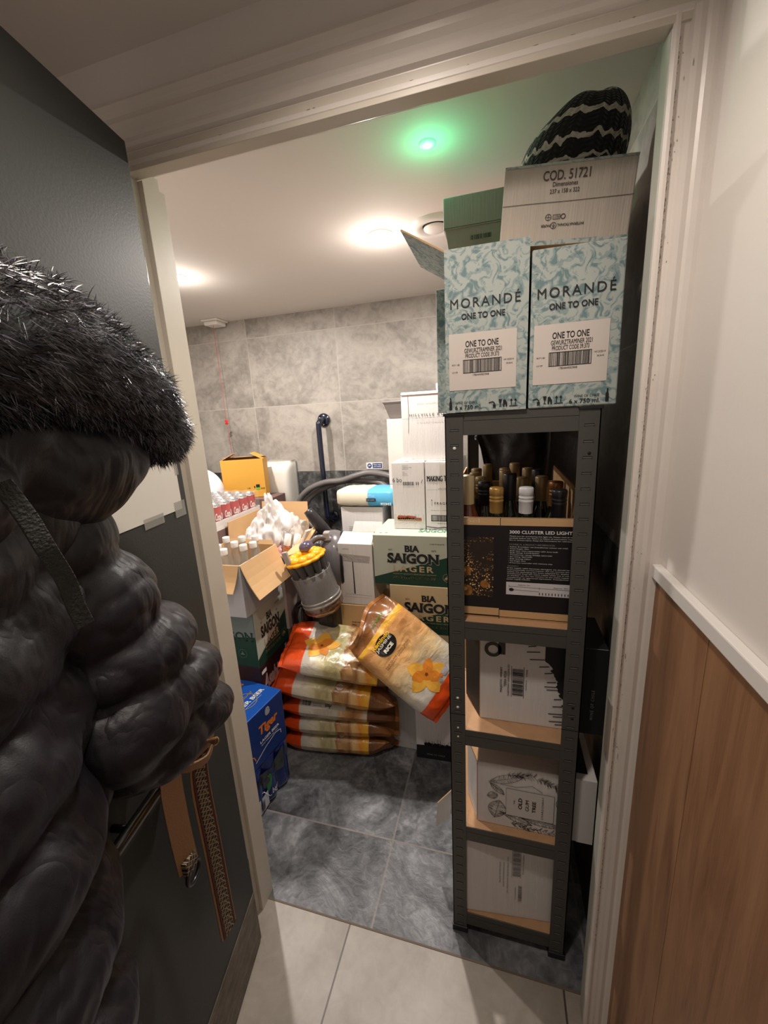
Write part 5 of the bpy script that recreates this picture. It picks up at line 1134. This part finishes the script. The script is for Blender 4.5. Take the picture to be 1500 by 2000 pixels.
for i, (x, y, rx, ry, lab) in enumerate(((-.965,1.575,.12,.30,'left rolled pack with a yellow and white printed sleeve'),(-.935,1.585,.10,.36,'right rolled pack with a yellow sleeve, leaning on the flap'))):
    t = thing('snack_roll', lab, 'packet', (x, y, .80), (rx-.2, ry-.1, 0))
    MB().lathe([(0,0),(.016,.0),(.016,.10),(0,.10)], 16, cap=False).build('yellow_sleeve', mat('yellow_packet', (.80,.48,.10), .35), t)
    MB().lathe([(.0162,.10),(.0162,.145),(0,.145)] if i else [(.0162,.10),(.0168,.12),(.0162,.145)], 16, cap=False).build('red_mesh_band' if not i else 'white_sleeve', mat('mottled_red_packet', (.55,.22,.10), .4, var=.6, vscale=80) if not i else mat('white_packet', (.75,.72,.68), .35), t)
    MB().lathe([(.0162,.145),(.015,.195),(0,.20)], 16, cap=False).build('white_end', mat('white_packet', (.75,.72,.68), .35), t)
t = thing('paper_bag', 'folded pale paper packet standing beside the rolled packs', 'packet', (-.918,1.60,.83), (-.2,.42,.1))
MB().box((-.006,-.05,0),(.006,.05,.19)).build('packet_body', mat('pale_paper', (.66,.60,.54), .6), t, bevel=.003)
# cola multipack on its tray
t = thing('cola_multipack', 'film wrapped tray of red cola cans beside the mustard carton', 'cans', (-1.482, 1.405, 1.032))
CL, CDp, CHt = .27, .42, .118
tr = MB(); e = .003; tr.box((0,0,0),(CL,CDp,e)); tr.box((0,0,e),(CL,e,.042)); tr.box((0,CDp-e,e),(CL,CDp,.042)); tr.box((0,e,e),(e,CDp-e,.042)); tr.box((CL-e,e,e),(CL,CDp-e,.042)); tr.build('tray', CARDW, t)
REDC = mat('red_can_print', (.50,.012,.014), .3, metal=.2, coat=.3); ALU = mat('aluminium', (.62,.62,.62), .25, metal=.9)
can0 = None
cr_ = .0325
def cola(x, y):
    global can0
    if can0 is None:
        b_ = MB(); b_.lathe([(0,.002),(.024,0),(.0325,.008),(.0325,.102)], 28, 0, cap=False); b_.lathe([(.0325,.102),(.027,.112),(.0275,.114),(.026,.114),(.0255,.110),(0,.110)], 28, 1, cap=False)
        can0 = b_.build('can', [REDC, ALU], t); can0.location = (x, y, .0035)
        A = Art(lambda u, v_, l=0: Vector(((cr_+.0004+l)*math.cos(u/cr_), (cr_+.0004+l)*math.sin(u/cr_), v_)))
        for off in (0, -1.9, 1.9): A.text('Coca-Cola', off*cr_-.026, .040, off*cr_+.026, .074, shear=.35, bold=.03)
        densify(A).build('can_lettering', mat('white_ink_gloss', (.85,.80,.80), .3), can0, .0002)
        return
    c = can0.copy(); COL.objects.link(c); c.parent = t; c.location = (x, y, .0035)
    for ch in can0.children: d = ch.copy(); COL.objects.link(d); d.parent = c
for i in range(4):
    for j in range(6): cola(.036+i*.066, .040+j*.068)
fm = MB(); vs = []; fs = []; NX_, NY = 28, 44
for i in range(NX_+1):
    for j in range(NY+1):
        x = CL*i/NX_; y = CDp*j/NY; vs.append((x, y, CHt+.0035+.0025*math.cos((x-.036)/.066*2*math.pi)*math.cos((y-.04)/.068*2*math.pi)))
for i in range(NX_):
    for j in range(NY): a = i*(NY+1)+j; fs.append((a, a+NY+1, a+NY+2, a+1))
fm.add(vs, fs, 0, True)
fm.add([(CL+.001,0,.02),(CL+.001,CDp,.02),(CL+.001,CDp,CHt),(CL,CDp,CHt+.004),(CL,0,CHt+.004),(CL+.001,0,CHt)], [(0,1,2,3,4,5)], 0); fm.add([(0,-.001,.02),(CL,-.001,.02),(CL,-.001,CHt),(0,-.001,CHt)], [(0,1,2,3)], 0)
fm.build('shrink_film', mat('clear_shrink_film', (.8,.75,.75), .12, alpha=.12, spec=1, bump=.6, bscale=26), t)
G3 = 'plain brown cartons under the cola'
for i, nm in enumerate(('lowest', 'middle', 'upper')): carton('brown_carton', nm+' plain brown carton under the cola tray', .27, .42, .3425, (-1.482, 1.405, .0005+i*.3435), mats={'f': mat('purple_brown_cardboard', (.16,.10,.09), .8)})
# mustard carton
MUS = mat('mustard_cardboard', (.62,.32,.045), .6, bump=.06, bscale=30, var=.04)
t = carton('mustard_carton', 'mustard yellow carton with its top flaps ajar, in front of the back wall', .245, .13, .228, (-1.575, 2.025, 1.062), rz=.36, mats={'f': MUS}, open_top=True)
flap(t, (.005,.0,.227), (.005,.128,.227), .075, (.80,0,.42), KRAFT, MUS, taper=.01); flap(t, (.242,.128,.227), (.242,.0,.227), .075, (-.80,0,.42), MUS, MUS, taper=.01)
flap(t, (.0,.128,.227), (.245,.128,.227), .08, (0,-.9,.15), MUS, MUS)
A = Art(front(0)); A.rect(.190,.058,.212,.076); A.text('18', .140,.052,.155,.060); A.text('1', .178,.055,.184,.068); A.text('0001480', .217,.046,.240,.056); A.build('black_print', INK, t)
A = Art(front(0)); A.rect(.190,.045,.212,.057); A.build('green_print', mat('bright_green_ink', (.12,.50,.05), .5), t)
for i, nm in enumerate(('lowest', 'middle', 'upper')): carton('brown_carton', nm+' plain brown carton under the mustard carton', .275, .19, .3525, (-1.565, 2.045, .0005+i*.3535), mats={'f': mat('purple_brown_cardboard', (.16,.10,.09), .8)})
t = MB(); t.ball((0,0,0), (.140,.11,.135), 40, 26); o = t.build('white_globe', mat('white_glossy_plastic', (.72,.69,.73), .3)); o.location = (-1.660, 1.93, 1.125); tag(o, 'smooth rounded white globe half hidden by the door frame', 'globe')
carton('tall_carton', 'plain carton supporting the white globe, low behind the door frame', .22, .15, .988, (-1.80, 1.86, 0), group=None, mats={'f': CARDG})
o = MB().tube(smoothpath([(-1.60,2.0,1.19),(-1.575,2.03,1.15),(-1.60,2.02,1.11),(-1.62,1.99,1.08)],5), .0025, 6).build('red_cord_end', RED); tag(o, 'loose red cord between the globe and the mustard carton', 'cord')
# small things in the gap below the vacuum
t = thing('small_card', 'small kraft card with dark print behind the rice bags', 'card', (-.845, 1.50, .515), (-.25,.05,.05))
MB().box((0,0,0),(.085,.003,.055)).build('card_sheet', mat('grey_kraft', (.40,.31,.24), .7), t)
A = Art(front(0)); A.text('BIERMANUFAKTUR', .006,.034,.078,.044, bold=.02); A.line([(.01,.022),(.05,.022)], .001); A.line([(.01,.014),(.05,.014)], .001); A.build('lettering', INK, t)
t = thing('dark_jar', 'dark rounded bottle in the gap left of the vacuum bin', 'bottle', (-.885,1.565,.50))
MB().lathe([(0,0),(.045,0),(.05,.01),(.05,.12),(.035,.15),(.018,.17),(.0,.172)], 24, cap=False).build('jar_body', mat('dark_jar_glass', (.02,.012,.01), .1, coat=.4), t)

# black plastic bag above the bottles, right side extended to darken the lit wall
m_ = MB(); NX_, NZ2 = 30, 16; vs = []; fs = []
for i in range(NX_+1):
    for j in range(NZ2+1):
        u, w_ = i/NX_, j/NZ2; x = min(.176, -.085+.36*u); z = 1.444-(.40*(min(1, .12+max(0, u-.05)/.22)))*w_; vs.append((x, 1.50-max(0, u-.72)*1.9+.018*math.sin(u*9+w_*3)*(1 if u < .7 else .2)+.01*noise.noise(Vector((u*6, w_*5, 2))), z))
for i in range(NX_):
    for j in range(NZ2): a = i*(NZ2+1)+j; fs.append((a, a+1, a+NZ2+2, a+NZ2+1))
m_.add(vs, fs, 0, True); o = m_.build('bin_liner', mat('black_thin_plastic', (.03,.028,.03), .3, bump=.4, bscale=20)); sl = o.modifiers.new('solid', 'SOLIDIFY'); sl.thickness = .002
tag(o, 'black plastic bag hanging behind the bottles, extended to darken the right side', 'bag')
flapt = thing('loose_carton_flap', 'white cardboard flap poking out at the left of the shelving near the floor', 'cardboard', (-.128, 1.03, .37))
flap(flapt, (0,0,-.02), (-.012,.02,-.16), .06, (-.7,-.2,-.62), CARDW, CARDW, taper=.012)

# ---------------------------------------------------------------- open door leaf at the left
AL = math.radians(11)
DL = Matrix(((math.sin(AL), math.cos(AL), 0, -.665), (-math.cos(AL), math.sin(AL), 0, .725), (0, 0, 1, 0), (0, 0, 0, 1)))   # (along the leaf, out from it, up)
DOORP = mat('dark_grey_door_paint', (.040, .041, .038), .5, spec=.3, bump=.05, bscale=220)
m_ = MB(); m_.box((0,-.042,.010),(.86,0,2.012)); d = m_.build('door_1', DOORP, bevel=.0015); d.matrix_world = DL; struct(d)
m_ = MB(); m_.box((.003,0,.012),(.858,.0022,.188)); m_.build('kick_strip', mat('scuffed_grey_strip', (.13,.105,.08), .55, var=.55, vscale=22, bump=.2, bscale=40, stretch=(1,1,2.2)), d)
for z in (.25, 1.0, 1.78): MB().lathe([(.007,-.045),(.007,.045)], 12, M=Matrix.Translation((-.004,-.010,z))).build('hinge', mat('dull_steel', (.4,.4,.4), .3, metal=1), d)
m_ = MB(); m_.tube([(.20,.030,.872),(.76,.030,.872)], .009, 12); 
rail = m_.build('pull_rail', mat('black_rail', (.012,.012,.014), .25, coat=.3), d)
for x in (.245,.36,.50,.70): MB().lathe([(.006,0),(.006,.03)], 10, M=Matrix.Translation((x,0,.872)) @ Matrix.Rotation(-math.pi/2, 4, 'X')).build('rail_bracket', mat('black_rail', (.012,.012,.014), .25), rail)
m_ = MB(); m_.box((.20,.033,.8615),(.76,.0365,.8655)); m_.build('rail_edge', mat('rail_edge_metal', (.32,.31,.28), .35, metal=.5), rail)
t = thing('paper_notice', 'white paper notice taped on the dark door, mostly behind the coat', 'paper'); t.matrix_world = DL
m_ = MB(); m_.box((.022,.0008,1.327),(.232,.0016,1.60)); m_.build('sheet', mat('notice_paper', (.66,.63,.57), .6), t)
for q0, q1 in (((.012,.0017,1.312),(.05,.0022,1.345)), ((.09,.0017,1.314),(.15,.0022,1.334)), ((.016,.0017,1.40),(.028,.0022,1.47))): MB().box(q0, q1).build('tape_strip', mat('notice_tape', (.45,.44,.40), .3, alpha=.35), t)
hk = thing('coat_hook', 'black coat hook on the door holding the padded coat', 'hook'); hk.matrix_world = DL
m_ = MB(); m_.box((.46,.0,1.56),(.50,.004,1.66)); m_.tube(smoothpath([(.48,.004,1.60),(.48,.035,1.585),(.48,.05,1.61),(.48,.052,1.64)],5), .006, 10); m_.build('hook_body', BLACKP, hk)

# the padded coat with its fur trimmed hood
FAB = bpy.data.materials.new('black_padded_fabric'); FAB.use_nodes = True; nt = FAB.node_tree; b = nt.nodes['Principled BSDF']
b.inputs['Base Color'].default_value = (.0085,.0075,.0115,1); b.inputs['Roughness'].default_value = .5; b.inputs['Sheen Weight'].default_value = .025; b.inputs['Sheen Roughness'].default_value = .4; b.inputs['Sheen Tint'].default_value = (.75,.7,.9,1); b.inputs['Specular IOR Level'].default_value = .42
tc = nd(nt, 'ShaderNodeTexCoord'); n1 = nd(nt, 'ShaderNodeTexNoise'); n1.inputs['Scale'].default_value = 15; n1.inputs['Detail'].default_value = 3; n1.inputs['Distortion'].default_value = .5
mp = nd(nt, 'ShaderNodeMapping'); mp.inputs['Scale'].default_value = (1,.8,.5); nt.links.new(tc.outputs['Object'], mp.inputs[0]); nt.links.new(mp.outputs[0], n1.inputs['Vector'])
n2 = nd(nt, 'ShaderNodeTexNoise'); n2.inputs['Scale'].default_value = 600; nt.links.new(tc.outputs['Object'], n2.inputs['Vector'])
h = math_n(nt, 'ADD', math_n(nt, 'ABSOLUTE', math_n(nt, 'SUBTRACT', n1.outputs[0], .5)), math_n(nt, 'MULTIPLY', n2.outputs[0], .012))
bp = nd(nt, 'ShaderNodeBump'); bp.inputs['Strength'].default_value = .7; bp.inputs['Distance'].default_value = .022; nt.links.new(h, bp.inputs['Height']); nt.links.new(bp.outputs[0], b.inputs['Normal'])
coat = thing('padded_coat', 'black padded winter coat with a fur trimmed hood hanging on the open door', 'coat'); coat.matrix_world = DL
def eul(a, b_, c): return Matrix.Rotation(c, 4, 'Z') @ Matrix.Rotation(b_, 4, 'Y') @ Matrix.Rotation(a, 4, 'X')
def puffs(name, lst, m, voxel=.006, disp=.010, dscale=.05, seed=0, smooth=6, seam=None):
    q = MB()
    for c, r, e in lst: q.ball(c, r, 28, 18, M=eul(*e))
    o = q.build(name, m, coat)
    md = o.modifiers.new('remesh', 'REMESH'); md.mode = 'VOXEL'; md.voxel_size = voxel; md.use_smooth_shade = True
    s_ = o.modifiers.new('smooth', 'SMOOTH'); s_.factor = .6; s_.iterations = smooth
    tx = bpy.data.textures.new(name+'_folds', 'CLOUDS'); tx.noise_scale = dscale; tx.noise_basis = 'ORIGINAL_PERLIN'; tx.noise_depth = 2
    dm = o.modifiers.new('folds', 'DISPLACE'); dm.texture = tx; dm.strength = disp; dm.mid_level = .5; dm.texture_coords = 'LOCAL'
    tx = bpy.data.textures.new(name+'_creases', 'MUSGRAVE'); tx.musgrave_type = 'RIDGED_MULTIFRACTAL'; tx.noise_scale = .055; tx.octaves = 2; tx.noise_intensity = .55
    dm = o.modifiers.new('creases', 'DISPLACE'); dm.texture = tx; dm.strength = -.0075; dm.mid_level = .5; dm.texture_coords = 'LOCAL'
    return o
# body panels (quilted rows), heavy and dark
body = []
for i, z in enumerate((1.40,1.30,1.19,1.08,.96,.84,.72,.60,.48,.36,.24)):
    k = min(1, .55+.10*i)
    body.append(((.60+.006*i, .09, z), (.135+.012*k, .080+.012*k, .076), (0, -.10, 0)))
    body.append(((.50+.014*i if i < 5 else .60, .085, z+.02), (.10, .070, .075), (0, -.15, 0)))
puffs('coat_body', body, FAB, .0065, .008, .11)
sleeve = [((.425,.085,1.365),(.080,.060,.070),(0,.1,0)), ((.405,.095,1.285),(.090,.075,.070),(0,.1,0)), ((.375,.105,1.205),(.112,.082,.056),(0,-.10,0)),
          ((.335,.105,1.118),(.130,.084,.056),(0,-.18,0)), ((.285,.100,1.030),(.118,.078,.050),(0,-.38,0)), ((.41,.12,1.13),(.09,.075,.07),(0,0,0)), ((.37,.11,1.05),(.09,.07,.05),(0,-.2,0))]
puffs('sleeve', sleeve, FAB, .0050, .007, .09)
hood = [((.375,.10,1.450),(.095,.070,.050),(0,.5,0)), ((.42,.10,1.47),(.12,.080,.070),(0,.3,0)), ((.52,.10,1.50),(.12,.08,.065),(0,.1,0)), ((.60,.12,1.46),(.10,.09,.07),(0,0,0))]
puffs('hood', hood, FAB, .006, .007, .08)
# fur: a bent roll of fur backing covered with strands
spine = smoothpath([(.69,.20,1.530),(.62,.215,1.562),(.52,.20,1.572),(.43,.175,1.566),(.345,.155,1.540),(.270,.14,1.488)], 12)
def frad(t): return .058-.004*t if t < .8 else .055-.07*(t-.8)
fb = MB(); fb.tube(spine, frad, 24); fb.ball(spine[-1], .036, 20, 12)
base = fb.build('fur_trim', mat('black_fur_backing', (.006,.006,.008), .6), coat)
FUR = mat('black_fur', (.006,.006,.010), .22, spec=1)
R = random.Random(12); fv = []; ff = []; fm_ = []; ns = len(spine)
def strand(p, n, tdir, L, wd):
    side = n.cross(tdir).normalized(); o = len(fv); k1 = R.uniform(-.5,.5); k2 = R.uniform(-.35,.35)
    d = (n*R.uniform(.30,.75)+tdir*R.uniform(.25,.95)+side*k1+Vector((0,0,-.30))).normalized(); q = p
    for i, w_ in enumerate((1, .95, .7, .05)):
        fv.append(q-side*wd*w_*.5); fv.append(q+side*wd*w_*.5)
        d = (d+side*k2*.35+Vector((0,0,-.15))+tdir*.10).normalized(); q = q+d*L/3
    for i in range(3): a = o+2*i; ff.append((a, a+1, a+3, a+2))
for c_ in range(5200):
    i = R.uniform(0, ns-1.001); k = int(i); f_ = i-k; c = spine[k].lerp(spine[k+1], f_); t_ = (spine[k+1]-spine[k]).normalized()
    u_ = (Vector((0,0,1))-t_*t_.z).normalized(); w_ = t_.cross(u_); a = R.uniform(0, 2*math.pi); n_ = (u_*math.cos(a)+w_*math.sin(a))
    if c_ > 4700:  # rounded end of the roll
        n_ = (n_+t_*R.uniform(.2, 2.4)).normalized(); c = spine[-1]; rr = .036
    else: rr = frad(i/(ns-1))
    p = c+n_*(rr-.003); tuft = Vector((R.uniform(-1,1), R.uniform(-1,1), R.uniform(-1,1)))*.55; tdir = (t_*R.choice((1,1,1,-.4))+tuft*.8).normalized()
    gl = .30 if R.random() < .22 else .05
    for s_ in range(R.randint(9, 15)):
        strand(p+Vector((R.uniform(-1,1), R.uniform(-1,1), R.uniform(-1,1)))*.0045, n_, (tdir+Vector((R.uniform(-1,1), R.uniform(-1,1), R.uniform(-1,1)))*.30).normalized(), R.uniform(.008,.019), R.uniform(.0005,.0011)); fm_.extend([1 if R.random() < gl else 0]*3)
q = MB(); q.v = [tuple(x) for x in fv]; q.f = [list(x) for x in ff]; q.m = fm_; q.sm = [True]*len(ff)
o = q.build('fur_strands', [FUR, mat('fur_glint', (.20,.20,.27), .25, spec=1)], base); o['kind'] = 'stuff'  # paler strands paint glints of light into the black fur
# black woven drawstring tape hanging from the hood
def ribbon(pts, wdir, width, thick, name, m, parent, n=10):
    P = smoothpath(pts, n); q = MB(); vs = []; fs = []
    for i, p in enumerate(P):
        t_ = (P[min(i+1, len(P)-1)]-P[max(i-1, 0)]).normalized(); wd = Vector(wdir(i/(len(P)-1)) if callable(wdir) else wdir); wd = (wd-t_*wd.dot(t_)).normalized(); nn = t_.cross(wd)
        for a, b_ in ((-.5,-.5),(.5,-.5),(.5,.5),(-.5,.5)): vs.append(p+wd*width*a+nn*thick*b_)
    for i in range(len(P)-1):
        for k in range(4): fs.append((i*4+k, i*4+(k+1)%4, (i+1)*4+(k+1)%4, (i+1)*4+k))
    fs.append((3,2,1,0)); e = (len(P)-1)*4; fs.append((e, e+1, e+2, e+3)); q.add(vs, fs); return q.build(name, m, parent, bevel=.0006), P
WEB = mat('woven_black_tape', (.045,.045,.042), .6, bump=1, bscale=420)
ribbon([(.592,.235,1.470),(.588,.243,1.445),(.583,.246,1.420),(.574,.246,1.392),(.570,.245,1.368),(.566,.245,1.350)], (.8,-.45,.35), .0125, .003, 'drawstring', WEB, coat)

# tan bag strap hanging below the sleeve
SUE = mat('tan_webbing', (.46,.27,.15), .7, bump=.3, bscale=260)
st = thing('bag_strap', 'tan strap with a black and tan patterned band hanging under the coat sleeve', 'strap'); st.matrix_world = DL
s1, P1 = ribbon([(.205,.085,.900),(.200,.090,.888),(.222,.088,.874),(.250,.070,.880),(.268,.050,.893),(.272,.044,.86),(.272,.042,.79),(.272,.042,.73),(.270,.042,.665)], lambda u: (.9,-.35,.05) if u > .5 else (.5,.4,.9), .042, .003, 'plain_strap', SUE, st)
s2, P2 = ribbon([(.200,.078,.905),(.197,.072,.88),(.200,.055,.845),(.200,.048,.78),(.197,.046,.65),(.196,.045,.52),(.196,.045,.37)], (.95,-.25,0), .046, .003, 'patterned_strap', SUE, st)
ext = {}
mb = bpy.data.materials.new('zigzag_band'); mb.use_nodes = True; nt = mb.node_tree; b = nt.nodes['Principled BSDF']
tc = nd(nt, 'ShaderNodeTexCoord'); s = nd(nt, 'ShaderNodeSeparateXYZ'); nt.links.new(tc.outputs['Object'], s.inputs[0])
uu = math_n(nt, 'MULTIPLY', math_n(nt, 'SUBTRACT', s.outputs[0], .1965), 1/.026); vv = math_n(nt, 'MULTIPLY', s.outputs[2], 1/.011)
z1 = math_n(nt, 'PINGPONG', math_n(nt, 'ADD', vv, math_n(nt, 'MULTIPLY', uu, 1.5)), .5); z2 = math_n(nt, 'PINGPONG', math_n(nt, 'SUBTRACT', vv, math_n(nt, 'MULTIPLY', uu, 2.1)), .5)
z3 = math_n(nt, 'PINGPONG', math_n(nt, 'ADD', math_n(nt, 'MULTIPLY', vv, .5), math_n(nt, 'MULTIPLY', math_n(nt, 'ABSOLUTE', uu), 2.6)), .5)
mk = math_n(nt, 'LESS_THAN', math_n(nt, 'MINIMUM', math_n(nt, 'MINIMUM', z1, z2), z3), .085)
mx = nd(nt, 'ShaderNodeMix', data_type='RGBA'); nt.links.new(mk, mx.inputs[0]); mx.inputs[6].default_value = (.018,.013,.010,1); mx.inputs[7].default_value = (.42,.31,.19,1); nt.links.new(mx.outputs[2], b.inputs['Base Color']); b.inputs['Roughness'].default_value = .7
def shift(P, dx, dy): return [(p.x+dx, p.y+dy, p.z) for p in P]
Q = [p for p in P2 if p.z < .86]
ribbon(shift(Q[::4]+[Q[-1]], 0, .0030), (.95,-.25,0), .026, .002, 'woven_band', mb, s2)
for dx in (-.0158, .0158):
    ribbon([(p[0]+dx, p[1]-dx*.26, p[2]) for p in shift(Q[::4]+[Q[-1]], 0, .0028)], (.95,-.25,0), .0055, .002, 'red_brown_edge', mat('red_brown_stripe', (.10,.028,.018), .7), s2)
ring = MB(); ring.tube([(.266+.021*math.cos(a), .047, .648+.021*math.sin(a)*.9) for a in [math.pi*1.0+2*math.pi*i/36 for i in range(37)]], .0040, 10, cap=False); rg = ring.build('d_ring', mat('dark_metal_ring', (.08,.08,.085), .3, metal=.8), st)
m_ = MB(); m_.box((.250,.038,.655),(.285,.050,.690)); m_.build('ring_loop', mb, st, bevel=.002)
